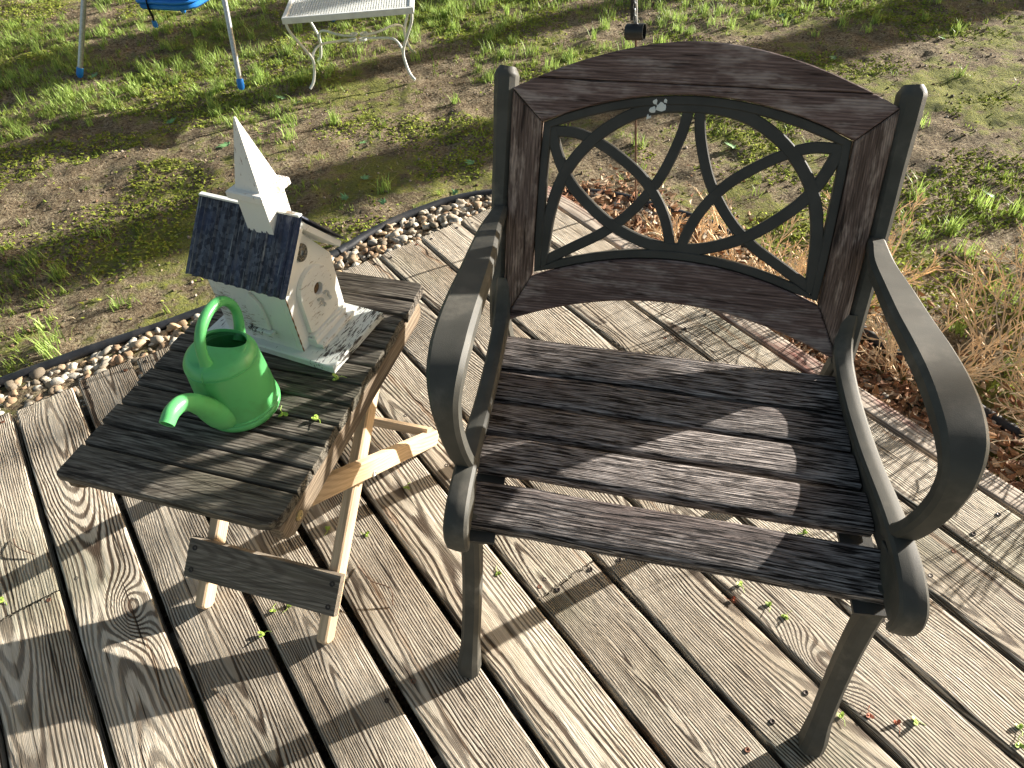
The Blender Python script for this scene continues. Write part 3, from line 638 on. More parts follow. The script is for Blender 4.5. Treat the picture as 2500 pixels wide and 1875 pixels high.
# door panel with entrance hole
def arch(x0, x1, zb, zs, n=14):
    r = (x1 - x0) / 2; c = (x0 + x1) / 2; return [(x0, zb), (x1, zb)] + [(c + r * math.cos(math.pi * k / n), zs + (.597 - TZ - zs) * math.sin(math.pi * k / n)) for k in range(n + 1)]
fr_ = lambda a, b, c_: Vector((a, -c_, b))
def plate_hole(mb, outer, c, r, z0, z1, fr):
    n = 40; ang = [2 * math.pi * k / n for k in range(n)]; op = []
    for a in ang:   # ray-cast the outline
        dx, dy = math.cos(a), math.sin(a); best = None
        for i in range(len(outer)):
            (x1, y1), (x2, y2) = outer[i], outer[(i + 1) % len(outer)]; ex, ey = x2 - x1, y2 - y1; den = dx * ey - dy * ex
            if abs(den) < 1e-12: continue
            t = ((x1 - c[0]) * ey - (y1 - c[1]) * ex) / den; u = ((x1 - c[0]) * dy - (y1 - c[1]) * dx) / den
            if t > 0 and -1e-6 <= u <= 1 + 1e-6 and (best is None or t < best): best = t
        op.append((c[0] + dx * best, c[1] + dy * best))
    e = .0012
    loops = [(op, z0), (op, z1 - e), ([(c[0] + (x - c[0]) * .985, c[1] + (y - c[1]) * .985) for x, y in op], z1), ([(c[0] + r * math.cos(a), c[1] + r * math.sin(a)) for a in ang], z1), ([(c[0] + r * math.cos(a), c[1] + r * math.sin(a)) for a in ang], z0)]
    vs = [fr(x, y, z) for lp, z in loops for x, y in lp]; fs = [(k * n + i, k * n + (i + 1) % n, ((k + 1) % 5) * n + (i + 1) % n, ((k + 1) % 5) * n + i) for k in range(5) for i in range(n)]
    mb.add(vs, fs)
mb = MB(); plate_hole(mb, arch(.0215, .104, .489 - TZ, .555 - TZ), (.066, .5545 - TZ), .0112, .0002, .0085, fr_); door = mb.build("door", M['white'], bh, smooth=30)
mb = MB(); lathe(mb, [(.0112, 0), (.0108, .0008), (.0, .0012)], (0, 0, 0), 24, cap0=True, cap1=False); o = mb.build("entrance_hole", M['hole'], door); o.location = (.066, -.0006, .5545 - TZ); o.rotation_euler = (rad(90), 0, 0)
for (x, z, sc_) in ((.0630, .529, 1.0), (.0800, .5315, 1.0)):
    mb = MB(); P = catmull([(x - .008, -.0095, z - TZ + .008), (x - .003, -.012, z - TZ + .010), (x + .001, -.0125, z - TZ + .005), (x + .000, -.0125, z - TZ - .001), (x + .004, -.012, z - TZ - .006), (x + .006, -.0095, z - TZ - .013)], 5)
    sweep(mb, P, lambda i: [(-.0005, -.0022), (.0005, -.0022), (.0005, .0022), (-.0005, .0022)]); mb.build("metal_hook", M['zinc'], door)
mb = MB(); box(mb, (.0655, -.0085, Z + .0085), (.097, .017, .017), .0012); box(mb, (.0655, -.0225, Z + .0045), (.097, .011, .009), .0012); box(mb, (.0655, -.0065, Z + .0195), (.090, .013, .005), .001); mb.build("step", M['white'], bh)
mb = MB(); c = Vector((.0605, -.0020, .627 - TZ)); rr = .0125
tube(mb, [c + Vector((rr * math.cos(a), 0, rr * 1.08 * math.sin(a))) for a in np.linspace(0, 2 * math.pi, 33)[:-1]], .0016, 8, closed=True)
for ph in (0, 1.5708, .7854, 2.356):
    tube(mb, [c + Vector((rr * .95 * math.cos(a) * (1 if ph < 1 else .48), -.0012 - .0007 * math.sin(4 * a + ph), rr * .95 * math.sin(a) * (.48 if ph < 1 else 1))) if ph in (0, 1.5708) else
              c + Matrix.Rotation(ph, 3, 'Y') @ Vector((rr * .9 * math.cos(a), -.0014 - .0006 * math.cos(4 * a), rr * .42 * math.sin(a))) for a in np.linspace(0, 2 * math.pi, 33)[:-1]], .0011, 6, closed=True)
mb.build("rosette", M['pewter'], bh)
# pointed side window with sill on the wall beside the can
fs_ = lambda a, b, c_: Vector((-c_, a, b))
yc, wz, ht = .071, .502 - TZ, .079
def gothic(hw, h0, h1, c=yc): return [(c - hw, wz), (c + hw, wz), (c + hw, wz + h0), (c + hw * .82, wz + h0 + (h1 - h0) * .45), (c + hw * .45, wz + h0 + (h1 - h0) * .8), (c, wz + h1), (c - hw * .45, wz + h0 + (h1 - h0) * .8), (c - hw * .82, wz + h0 + (h1 - h0) * .45), (c - hw, wz + h0)]
mb = MB(); prism(mb, gothic(.0175, .038, .074), .0002, .0065, fs_, .0014); win = mb.build("window", M['white'], bh)
mb = MB(); prism(mb, [(.047, .4955 - TZ), (.096, .4955 - TZ), (.096, .5015 - TZ), (.047, .5015 - TZ)], .0002, .0125, fs_, .001); mb.build("sill", M['white_base'], win)
mb = MB()
for (x, y) in ((-.0004, .0006),): tube(mb, [(x, y - .0012, Z + .002 + .0058 * i + 0) for i in range(20)], lambda i: .0009 + .0005 * math.sin(i * 2.3), 6)
mb.build("rust_streak", M['rust'], bh)

# ------------------------------------------------------------------ watering can
wc = empty("watering_can", (-.4255, .770, TZ), 0)
tag(wc, "bright green plastic watering can with arched handle and curved spout", "watering can")
az = rad(-104); dv = Vector((math.cos(az), math.sin(az), 0)); sv_ = Vector((-dv.y, dv.x, 0))
bodyp = [(.0, .003), (.050, .002), (.0560, .004), (.0585, .009), (.0597, .015), (.0592, .0165), (.0572, .0180), (.0592, .0198), (.0592, .0215), (.0570, .0232), (.0576, .0245), (.0570, .050), (.0553, .080), (.0540, .100), (.0530, .1070), (.0541, .1082), (.0540, .1098), (.0520, .1112), (.0536, .1128), (.0528, .1150), (.0512, .1180), (.0485, .1222), (.0455, .1250), (.0425, .1262)]
mb = MB(); lathe(mb, bodyp, n=64, cap0=False, cap1=False)
n = 64; loops = []
for i in range(n):
    a = 2 * math.pi * i / n
for (f, dz) in ((1, 0),):
    pass
vs = []
def hole_pt(a):
    # D-shaped filler opening behind the front handle root
    x, y = math.cos(a), math.sin(a); px = .036 * x; py = .0215 * y
    loc_ = dv * (-.0205) + sv_ * 0
    ca = math.cos(a - az); sa = math.sin(a - az)
    fwd_ = (.015 if ca > 0 else .025) * ca; lat = .0385 * (abs(sa) ** .85) * (1 if sa > 0 else -1)
    return dv * (fwd_ - .0165) + sv_ * lat
for lvl in range(7):
    for i in range(n):
        a = 2 * math.pi * i / n; rim_ = Vector((.0425 * math.cos(a), .0425 * math.sin(a), .1262)); hp = hole_pt(a)
        if lvl <= 4:
            t = lvl / 4; q = rim_.lerp(Vector((hp.x, hp.y, .1285)), t); q.z = .1262 + .0026 * math.sin(t * math.pi / 2)
        elif lvl == 5: q = Vector((hp.x * .98 - dv.x * .0003, hp.y * .98 - dv.y * .0003, .1270))
        else: q = Vector((hp.x * .985, hp.y * .985, .1235))
        vs.append(q)
mb.add(vs, [(l * n + i, l * n + (i + 1) % n, (l + 1) * n + (i + 1) % n, (l + 1) * n + i) for l in range(6) for i in range(n)])
mb.build("body", M['green'], wc, smooth=50)
def wp(r, z, off=0): return dv * r + sv_ * off + Vector((0, 0, z))
mb = MB(); P = catmull([wp(.026, .030), wp(.046, .036), wp(.060, .056), wp(.074, .083), (wp(.089, .107)), wp(.106, .122), wp(.126, .127), wp(.143, .122)], 6)
RR = lerp_list([.0260, .0245, .0210, .0155, .0130, .0118, .0108, .0100], 6); n = 20; m_ = len(P)
side_v = sv_
vs = []; fs = []
for i in range(m_):
    t = (P[min(i + 1, m_ - 1)] - P[max(i - 1, 0)]).normalized(); nv_ = side_v.cross(t).normalized()
    for k in range(n): a = 2 * math.pi * k / n; vs.append(P[i] + (side_v * math.cos(a) + nv_ * math.sin(a)) * RR[i])
for (bk_, rk) in ((0, .0080), (.022, .0078)):   # lip and hollow inside
    t = (P[-1] - P[-2]).normalized(); nv_ = side_v.cross(t).normalized()
    idx = m_ - 1 if bk_ == 0 else m_ - 5; c = P[idx]; 
    for k in range(n): a = 2 * math.pi * k / n; vs.append(c + (side_v * math.cos(a) + nv_ * math.sin(a)) * rk)
for i in range(m_ + 1):
    for k in range(n): fs.append((i * n + k, i * n + (k + 1) % n, (i + 1) * n + (k + 1) % n, (i + 1) * n + k))
mb.add(vs, fs); mb.build("spout", M['green'], wc, smooth=50)
mb = MB(); P = catmull([wp(.040, .116), wp(.033, .124), wp(.0315, .136), wp(.029, .150), wp(.021, .166), wp(.004, .1785), wp(-.020, .1835), wp(-.046, .178), wp(-.063, .162), wp(-.070, .142), wp(-.066, .122), wp(-.056, .104), wp(-.048, .098)], 5)
HR = lerp_list([.012, .0105, .0085, .0080, .0080, .0082, .0084, .0084, .0082, .0078, .0080, .0090, .010], 5)
tube(mb, P, lambda i: HR[i], 14, sq=.9); mb.build("handle", M['green'], wc, smooth=60)

mb = MB(); tube(mb, catmull([wp(.0475, .1235), wp(.0522, .1178), wp(.0548, .109), wp(.0538, .100), wp(.0560, .075)], 4), .0007, 6); mb.build("seam", M['green'], wc)

# ------------------------------------------------------------------ white metal patio table
wt = empty("patio_table", (-.610, 3.52, G0), rad(2.0))
tag(wt, "white metal patio side table with scrolled wire stretcher standing on the lawn", "side table")
TW, TD, THh = .575, .40, .325
mb = MB(); hw, hd = TW / 2, TD / 2
for (a, b, c, d_) in ((-hw, -hd, hw, -hd), (hw, -hd, hw, hd), (hw, hd, -hw, hd), (-hw, hd, -hw, -hd)):
    p, q = Vector((a, b, THh)), Vector((c, d_, THh)); dr = (q - p).normalized(); L = (q - p).length; nn = Vector((-dr.y, dr.x, 0))
    prism(mb, [(.0, 0), (L, 0), (L - .018, .018), (.018, .018)], -.022, .004, lambda x, y, z, p=p, dr=dr, nn=nn: p + dr * x + nn * y + Vector((0, 0, z)), .0015)
mb.build("rim", M['white_metal'], wt)
mb = MB(); x = -hw + .018; k = 0
while x < hw - .022:
    prism(mb, [(x, -hd + .017), (x + .0075, -hd + .017), (x + .0075, hd - .017), (x, hd - .017)], THh - .004, THh - .001, None, 0); x += .0115
for y in np.arange(-hd + .03, hd - .02, .028): prism(mb, [(-hw + .017, y), (hw - .017, y), (hw - .017, y + .012), (-hw + .017, y + .012)], THh - .0075, THh - .0045, None, 0)
mb.build("top_panel", M['white_metal'], wt)
for sx in (-1, 1):
    for sy in (-1, 1):
        P = catmull([(sx * (hw - .010), sy * (hd - .012), THh - .012), (sx * (hw - .018), sy * (hd - .018), THh - .06), (sx * (hw - .055), sy * (hd - .045), THh - .14), (sx * (hw - .078), sy * (hd - .062), THh - .20), (sx * (hw - .074), sy * (hd - .060), THh - .25), (sx * (hw - .060), sy * (hd - .045), .03), (sx * (hw - .040), sy * (hd - .030), .006)], 5)
        mb = MB(); tube(mb, P, .0065, 8); mb.build("leg", M['white_metal'], wt)
mb = MB()
for sx in (-1, 1):
    for sy in (-1, 1):
        P = [(sx * (hw - .077), sy * (hd - .062), .118), (sx * (hw - .088), sy * (hd - .075), .150), (sx * (hw - .12), sy * .09, .170), (sx * .10, sy * .045, .163), (sx * .055, sy * .028, .160), (sx * .018, sy * .020, .160), (sx * .010, sy * .040, .160), (sx * .030, sy * .052, .160), (sx * .040, sy * .038, .160)]
        tube(mb, catmull(P, 6), .0055, 8)
mb.build("stretcher", M['white_metal'], wt)

# ------------------------------------------------------------------ toddler swing
sw = empty("toddler_swing", (-1.45, 3.95, G0), 0)
tag(sw, "blue toddler swing seat in a metal tube frame with blue foot caps", "swing")
F_ = lambda x, y, z: Vector((x + 1.45, y - 3.95, z - G0))
AL, AR = F_(-1.52, 4.05, 1.15), F_(-1.18, 3.93, 1.15)
for (fx, fy, A1) in ((-2.076, 3.703, AL), (-1.191, 3.407, AR), (-1.80, 4.60, AL), (-.862, 4.27, AR)):
    f0 = F_(fx, fy, G0 + .01); dr = (A1 - f0).normalized()
    mb = MB(); tube(mb, [f0 + dr * .03, A1], .0125, 14); lg = mb.build("leg", M['tube'], sw)
    mb = MB(); tube(mb, [f0 - dr * .012, f0, f0 + dr * .035, f0 + dr * .037], lambda i: (.010, .0165, .0165, .0145)[i], 14); mb.build("foot_cap", M['blue'], lg)
mb = MB(); tube(mb, [AL + (AL - AR) * .08, AR + (AR - AL) * .08], .016, 14); mb.build("crossbeam", M['tube'], sw)
sc = F_(-1.545, 3.93, .145); ax_ = (AR - AL).normalized(); ay_ = Vector((-ax_.y, ax_.x, 0))
def sf(a, b, z): return sc + ax_ * a + ay_ * b + Vector((0, 0, z))
mb = MB(); o = [(-.155, -.10), (-.13, -.125), (.08, -.125), (.125, -.105), (.155, -.06), (.155, .09), (.12, .125), (-.12, .125), (-.155, .09)]
prism(mb, o, 0, .030, lambda a, b, z: sf(a, b, z), .008); prism(mb, [(x * 1.06, y * 1.06) for x, y in o], .0295, .045, lambda a, b, z: sf(a, b, z), .005)
for a, b in ((-.14, 0), (.14, 0)): prism(mb, [(a - .012, -.10), (a + .012, -.10), (a + .012, .10), (a - .012, .10)], .045, .17, lambda x, y, z: sf(x, y, z), .006)
prism(mb, [(-.15, .10), (.15, .10), (.15, .125), (-.15, .125)], .045, .28, lambda x, y, z: sf(x, y, z), .008); mb.build("seat", M['blue'], sw)
for a in (-.14, .14):
    for b in (-.09, .11):
        mb = MB(); tube(mb, [sf(a, b, .15), AL.lerp(AR, .5 + a / (AR - AL).length)], .0045, 6); mb.build("rope", M['strap'], sw)
mb = MB(); sweep(mb, catmull([sf(-.075, -.128, .05), sf(-.077, -.134, .01), sf(-.070, -.135, -.025), sf(-.072, -.136, -.045)], 4), lambda i: [(-.011, -.0015), (.011, -.0015), (.011, .0015), (-.011, .0015)]); sb = mb.build("strap", M['strap'], sw)
mb = MB(); prism(mb, [(-.012, 0), (.012, 0), (.015, .022), (.006, .034), (.0, .026), (-.006, .036), (-.015, .024)], -.004, .004, lambda a, b, z: sf(-.072 + a, -.136 + z, -.045 - b), .001); mb.build("buckle", M['blue'], sb)

# ------------------------------------------------------------------ garden pole
pl = empty("garden_pole", (.452, 1.992, G0), 0)
tag(pl, "thin metal garden pole carrying a short black open cup beyond the chair back", "garden pole")
pd_ = Vector((-.043, .062, .70)).normalized(); pt = lambda L, off=(0, 0, 0): pd_ * L + Vector(off)
mb = MB(); tube(mb, [pt(-.08), pt(.64)], .0036, 10); mb.build("rod", M['pole'], pl)
mb = MB(); tube(mb, [pt(.64), pt(1.1), pt(1.75)] + [pt(1.75, (.10 * math.sin(a), 0, .10 * (1 - math.cos(a)) * 1.0)) for a in np.linspace(.4, 3.9, 12)], .0046, 10); mb.build("upper_rod", M['tube'], pl)
mb = MB(); tube(mb, [pt(.655, (-.010, 0, 0)), pt(1.2, (-.010, 0, 0))], .0055, 10); mb.build("sleeve", M['black'], pl)
mb = MB()
for i in range(34):
    c = pt(.66 + i * .016, (-.0042, -.006, 0)); ro = Matrix.Rotation(1.57 * (i % 2), 3, 'Z')
    tube(mb, [c + ro @ Vector((.0035 * math.cos(a), 0, .009 * math.sin(a))) for a in np.linspace(0, 6.2832, 13)[:-1]], .0010, 5, closed=True)
mb.build("chain", M['zinc'], pl)
mb = MB(); cc = pt(.628, (.0, -.012, 0)); ca = Vector((.86, -.42, .10)).normalized(); cs = ca.cross(Vector((0, 0, 1))).normalized(); ct = cs.cross(ca)
lp = [(.0195, -.030), (.0215, -.026), (.0215, .022), (.0200, .022), (.0195, -.020), (.0, -.020)]; n = 28; vs = [cc + ca * z + (cs * math.cos(2 * math.pi * k / n) + ct * math.sin(2 * math.pi * k / n)) * max(r, 1e-5) for r, z in lp for k in range(n)]
mb.add(vs, [(i * n + k, i * n + (k + 1) % n, (i + 1) * n + (k + 1) % n, (i + 1) * n + k) for i in range(len(lp) - 1) for k in range(n)] + [tuple(range(n))]); mb.build("cup", M['black'], pl)

# ------------------------------------------------------------------ grass, moss, litter
def blades(cx_, cy_, n_per, hgt, spread, col, wid=.0016, lean=.45):
    """numpy arrays of curved 2-segment blades around tuft centres"""
    k = len(cx_); N_ = k * n_per; X0 = np.repeat(cx_, n_per) + RNG.normal(0, 1, N_) * np.repeat(spread, n_per); Y0 = np.repeat(cy_, n_per) + RNG.normal(0, 1, N_) * np.repeat(spread, n_per)
    H = np.repeat(hgt, n_per) * RNG.uniform(.45, 1.1, N_); a = RNG.uniform(0, 2 * np.pi, N_); ln = RNG.uniform(.1, lean * 2, N_) * H; dx, dy = np.cos(a) * ln, np.sin(a) * ln
    px, py = -np.sin(a) * wid * RNG.uniform(.7, 1.4, N_), np.cos(a) * wid * RNG.uniform(.7, 1.4, N_); Zg = ground_z(X0, Y0) - .002
    V = np.stack([np.stack([X0 - px, Y0 - py, Zg], 1), np.stack([X0 + px, Y0 + py, Zg], 1), np.stack([X0 + dx * .4 + px * .8, Y0 + dy * .4 + py * .8, Zg + H * .62], 1), np.stack([X0 + dx * .4 - px * .8, Y0 + dy * .4 - py * .8, Zg + H * .62], 1),
                  np.stack([X0 + dx, Y0 + dy, Zg + H * .95], 1), np.stack([X0 + dx * 1.01, Y0 + dy * 1.01, Zg + H * .95], 1)], 1).reshape(-1, 3)
    b = np.arange(N_) * 6; F = np.concatenate([np.stack([b, b + 1, b + 2, b + 3], 1), np.stack([b + 3, b + 2, b + 5, b + 4], 1)])
    C = np.repeat(np.repeat(col, n_per, 0) * RNG.uniform(.7, 1.25, (N_, 1)), 6, 0); return V, F, C
def lawn_pts(n, f=None):
    x = RNG.uniform(-4.2, 4.2, n * 3); y = RNG.uniform(.4, 6.4, n * 3); u = x * UU.x + y * UU.y; v = x * VV.x + y * VV.y
    ok = ~((u < END_U + .01) & (v < 1.34)); x, y = x[ok], y[ok]
    # keep off the gravel
    d2 = (x[:, None] - edg[None, ::3, 0]) ** 2 + (y[:, None] - edg[None, ::3, 1]) ** 2; i = np.clip(d2.argmin(1) * 3, 0, len(edg) - 2); t = edg[i + 1] - edg[i]
    out = t[:, 0] * (y - edg[i, 1]) - t[:, 1] * (x - edg[i, 0]) > .012 * np.hypot(t[:, 0], t[:, 1]); x, y = x[out], y[out]
    if f is not None: k = RNG.random(len(x)) < f(x, y); x, y = x[k], y[k]
    return x[:n], y[:n]
dens = lambda x, y: np.clip((fbm(x, y, 1.3, 4, 21) - .42 + .05 * np.clip(-x, -1, 1)) * 5.0, .04, 1) * np.clip(1.15 - .30 * np.clip(x, 0, 3), .25, 1)
x, y = lawn_pts(12000, dens); cbase = np.array([.22, .30, .06])
c = cbase * (RNG.uniform(.75, 1.35, (len(x), 1))) + RNG.uniform(-.02, .05, (len(x), 1)) * np.array([1, .6, .1])
V1, F1, C1 = blades(x, y, 9, RNG.uniform(.010, .042, len(x)), RNG.uniform(.004, .016, len(x)), c)
x, y = lawn_pts(1300, dens); c = np.array([.31, .42, .11]) * RNG.uniform(.8, 1.3, (len(x), 1))
V2, F2, C2 = blades(x, y, 26, RNG.uniform(.04, .085, len(x)), RNG.uniform(.008, .02, len(x)), c, .0017, .4)
x, y = lawn_pts(6000); c = np.array([.46, .38, .24]) * RNG.uniform(.6, 1.2, (len(x), 1)); V3, F3, C3 = blades(x, y, 2, RNG.uniform(.006, .014, len(x)), RNG.uniform(.003, .01, len(x)), c, .0013, 2.2)
np_mesh("grass", np.concatenate([V1, V2, V3]), np.concatenate([F1, F2 + len(V1), F3 + len(V1) + len(V2)]), np.concatenate([C1, C2, C3]), M['grass']); tag(bpy.data.objects["grass"], "sparse green grass tufts growing in the mossy soil", "grass", kind='stuff')
# moss: tiny leafy tufts
mden = lambda x, y: np.clip((fbm(x, y, 2.6, 4, 41) - .50) * 9, .02, 1)
x, y = lawn_pts(120000, mden); N_ = len(x); s = RNG.uniform(.0035, .0085, N_); a = RNG.uniform(0, 6.28, N_); tl = RNG.uniform(.2, 1.1, N_); zg = ground_z(x, y) + .001
V = np.stack([np.stack([x + s * np.cos(a + o_), y + s * np.sin(a + o_), zg + s * tl * hh], 1) for o_, hh in ((0, 1.3), (2.1, .0), (3.2, .6), (4.3, .0))], 1).reshape(-1, 3); b = np.arange(N_) * 4
F = np.stack([b, b + 1, b + 2, b + 3], 1); mc = np.array([.24, .30, .06]) * RNG.uniform(.45, 1.35, (N_, 1)) + RNG.uniform(0, .06, (N_, 1)) * np.array([1.2, .8, 0])
np_mesh("moss", V, F, np.repeat(mc, 4, 0), M['moss']); tag(bpy.data.objects["moss"], "low yellow green moss and tiny weeds covering the soil", "moss", kind='stuff')
# crumbs of soil and bark over the lawn
x, y = lawn_pts(9000); N_ = len(x); s = RNG.uniform(.002, .0065, N_); tv, tf = ico(1)
jit = 1 + .35 * (RNG.random((N_, len(tv), 1)) - .5); E3 = RNG.uniform(.5, 1.4, (N_, 1, 3)); V = (tv[None] * jit * E3 * s[:, None, None]); V[:, :, 0] += x[:, None]; V[:, :, 1] += y[:, None]; V[:, :, 2] += (ground_z(x, y) + .001)[:, None]
F = (tf[None] + (np.arange(N_) * len(tv))[:, None, None]).reshape(-1, 3); cc_ = np.array([(.17, .11, .07), (.10, .065, .04), (.30, .23, .16), (.36, .30, .24), (.13, .10, .07)])[RNG.integers(0, 5, N_)]
np_mesh("soil_crumbs", V.reshape(-1, 3), F, np.repeat(cc_, len(tv), 0), M['pebble']); tag(bpy.data.objects["soil_crumbs"], "scattered brown soil crumbs and bark bits on the lawn", "soil", kind='stuff')

# dry fallen leaves beside the deck
def leaf_quads(x, y, z, s, cols_, tilt=.6):
    N_ = len(x); L = 6; a = RNG.uniform(0, 6.28, N_); out = []
    prof = [(-1, 0), (-.35, .42), (.45, .36), (1, 0), (.45, -.36), (-.35, -.42)]; tx, ty = RNG.normal(0, tilt, N_), RNG.normal(0, tilt, N_); cu = RNG.uniform(-.6, .9, N_)
    for px, py in prof:
        X_ = (px * np.cos(a) - py * np.sin(a)) * s; Y_ = (px * np.sin(a) + py * np.cos(a)) * s; out.append(np.stack([x + X_, y + Y_, z + np.abs(X_ * tx + Y_ * ty) + cu * s * (abs(py) * .6 + px * px * .25)], 1))
    V = np.stack(out, 1).reshape(-1, 3); b = np.arange(N_) * 6; F = np.concatenate([np.stack([b, b + 1, b + 2, b + 3], 1), np.stack([b, b + 3, b + 4, b + 5], 1)]); C = np.repeat(cols_, 6, 0); return V, F, C
N_ = 5200; uu = RNG.uniform(-.5, 1.75, N_); vv = 1.335 + np.abs(RNG.normal(0, .16, N_)); x = uu * UU.x + vv * VV.x; y = uu * UU.y + vv * VV.y
lc = np.array([(.36, .20, .10), (.45, .30, .18), (.22, .11, .06), (.50, .38, .26), (.30, .15, .08)])[RNG.integers(0, 5, N_)] * RNG.uniform(.7, 1.2, (N_, 1))
V, F, C = leaf_quads(x, y, G0 + .008 + RNG.uniform(0, .03, N_), RNG.uniform(.006, .019, N_), lc)
np_mesh("leaf_litter", V, F, C, M['litter']); tag(bpy.data.objects["leaf_litter"], "crisp brown dead leaves heaped along the deck edge under the dry shrubs", "leaf litter", kind='stuff')

# dry shrubs
def shrub(x, y, hgt, nst, rad_, label, seed):
    rnd = random.Random(seed); segs = []
    def grow(p, d_, L, r, dep):
        n_ = 4; q = p
        for i in range(n_):
            d_ = (d_ + Vector((rnd.gauss(0, .12), rnd.gauss(0, .12), rnd.gauss(.04, .08)))).normalized(); q2 = q + d_ * L / n_; segs.append((q, q2, r * (1 - .18 * i / n_), r * (1 - .18 * (i + 1) / n_)))
            if dep < 2 or (dep == 2 and rnd.random() < .45):
                if i < n_ - 1 or dep == 0:
                    ang = rnd.uniform(0, 6.28); perp = d_.orthogonal().normalized(); perp.rotate(Matrix.Rotation(ang, 3, d_)); nd = (d_ * rnd.uniform(.8, 1.1) + perp * rnd.uniform(.4, .8)).normalized()
                    grow(q2, nd, L * rnd.uniform(.40, .70), r * .74, dep + 1)
            q = q2
    for i in range(nst):
        a = rnd.uniform(0, 6.28); o = Vector((math.cos(a), math.sin(a), 0)) * rnd.uniform(0, rad_ * .6)
        grow(Vector((0, 0, -.02)) + o, (Vector((math.cos(a) * .6, math.sin(a) * .6, rnd.uniform(.6, 1.3)))).normalized(), hgt * rnd.uniform(.40, .72), .0025, 0)
    Vs = []; Fs = []; Cs = []; b = 0; base = np.array([.78, .60, .40]) * rnd.uniform(.85, 1.1)
    for p, q, r0, r1 in segs:
        t = (q - p).normalized(); a = t.orthogonal().normalized(); c = t.cross(a)
        for k in range(3):
            w_ = a * math.cos(k * 2.094) + c * math.sin(k * 2.094); Vs.append(p + w_ * max(r0, .0012)); Vs.append(q + w_ * max(r1, .0011))
        for k in range(3): j = (k + 1) % 3; Fs.append((b + 2 * k, b + 2 * j, b + 2 * j + 1, b + 2 * k + 1))
        b += 6; Cs += [base * rnd.uniform(.7, 1.25)] * 6
    root = empty("dry_shrub", (x, y, G0)); tag(root, label, "dry shrub", "leafless tan shrubs beside the deck")
    np_mesh("branches", np.array([v[:] for v in Vs]), np.array(Fs), np.array(Cs), M['twig'], root); return root
for a in ((.58, 1.84, .22, 14, .12, "small dry tan shrub seen through the right half of the chair lattice", 1), (.74, 1.70, .26, 14, .12, "dry tan shrub standing behind the right chair post", 2),
          (.92, 1.50, .30, 18, .14, "bushy dry tan shrub between the chair arm and the back post", 3), (1.06, 1.22, .27, 16, .14, "low dry tan shrub seen inside the right armrest loop", 4),
          (1.34, 1.30, .36, 15, .16, "tall sparse dry tan shrub right of the armrest", 5), (1.30, 1.00, .33, 16, .15, "dry tan shrub at the right picture edge beside the red edge board", 6),
          (1.10, 1.62, .36, 11, .14, "thin upright dry twigs rising from green moss behind the armrest", 8), (1.55, 1.45, .32, 12, .14, "dry tan shrub farthest right in the moss above the armrest bend", 9)):
    shrub(*a)

# green maple leaves on the lawn
def maple(s_, rnd):
    pts_ = []; 
    for k, (an, L) in enumerate(((0, .28), (25, .62), (38, .40), (62, 1.0), (74, .52), (90, 1.15), (106, .52), (118, 1.0), (142, .40), (155, .62), (180, .28), (225, .30), (270, .12), (315, .30))):
        a = rad(an + rnd.uniform(-3, 3)); L *= rnd.uniform(.9, 1.1); pts_.append((math.cos(a) * L * s_, math.sin(a) * L * s_))
    mb = MB(); cz = rnd.uniform(.1, .4); vs = [(x, y, .002 + cz * (x * x + y * y) / s_ + rnd.uniform(0, .12) * s_) for x, y in pts_] + [(0, 0, .004)]; n = len(pts_)
    mb.add(vs, [(i, (i + 1) % n, n) for i in range(n)]); return mb
L_ = [(-1.993, 3.663, .055, "by the left swing foot cap"), (-.974, 3.293, .045, "between the swing and the patio table"), (-.90, 3.22, .040, "just below the near left patio table foot"), (-.975, 2.903, .035, "above the birdhouse spire"),
      (-1.116, 2.832, .048, "just left of the birdhouse spire tip"), (-1.453, 3.093, .038, "between the left swing leg and the spire"), (-.559, 2.786, .030, "right of the birdhouse spire in the shade"), (-.518, 2.463, .036, "in the shade beyond the birdhouse roof"),
      (-.564, 2.330, .034, "lower one in the shade beyond the birdhouse roof"), (-.091, 2.546, .036, "just left of the left back post"), (-.159, 2.330, .030, "close to the edging left of the chair post"), (-.417, 2.273, .032, "near the edging bend behind the birdhouse"),
      (.924, 2.515, .042, "framed by the right side of the chair lattice"), (.512, 2.352, .038, "in the middle of the chair lattice"), (1.632, 3.341, .034, "right of the chair back top"), (1.690, 2.05, .040, "on the green moss at the right"), (1.536, 3.861, .034, "near the top edge right of the pole"), (2.186, 3.445, .034, "near the top right corner")]
rnd = random.Random(5)
for x, y, s_, wh in L_:
    mb = maple(s_, rnd); o = mb.build("maple_leaf", M['leafgreen'], None, smooth=0, loc=(x, y, float(ground_z(x, y)) + .004)); o.rotation_euler = (rnd.uniform(-.25, .25), rnd.uniform(-.25, .25), rnd.uniform(0, 6.28))
    tag(o, "fallen green maple leaf on the lawn " + wh, "leaf", "green maple leaves on the lawn")

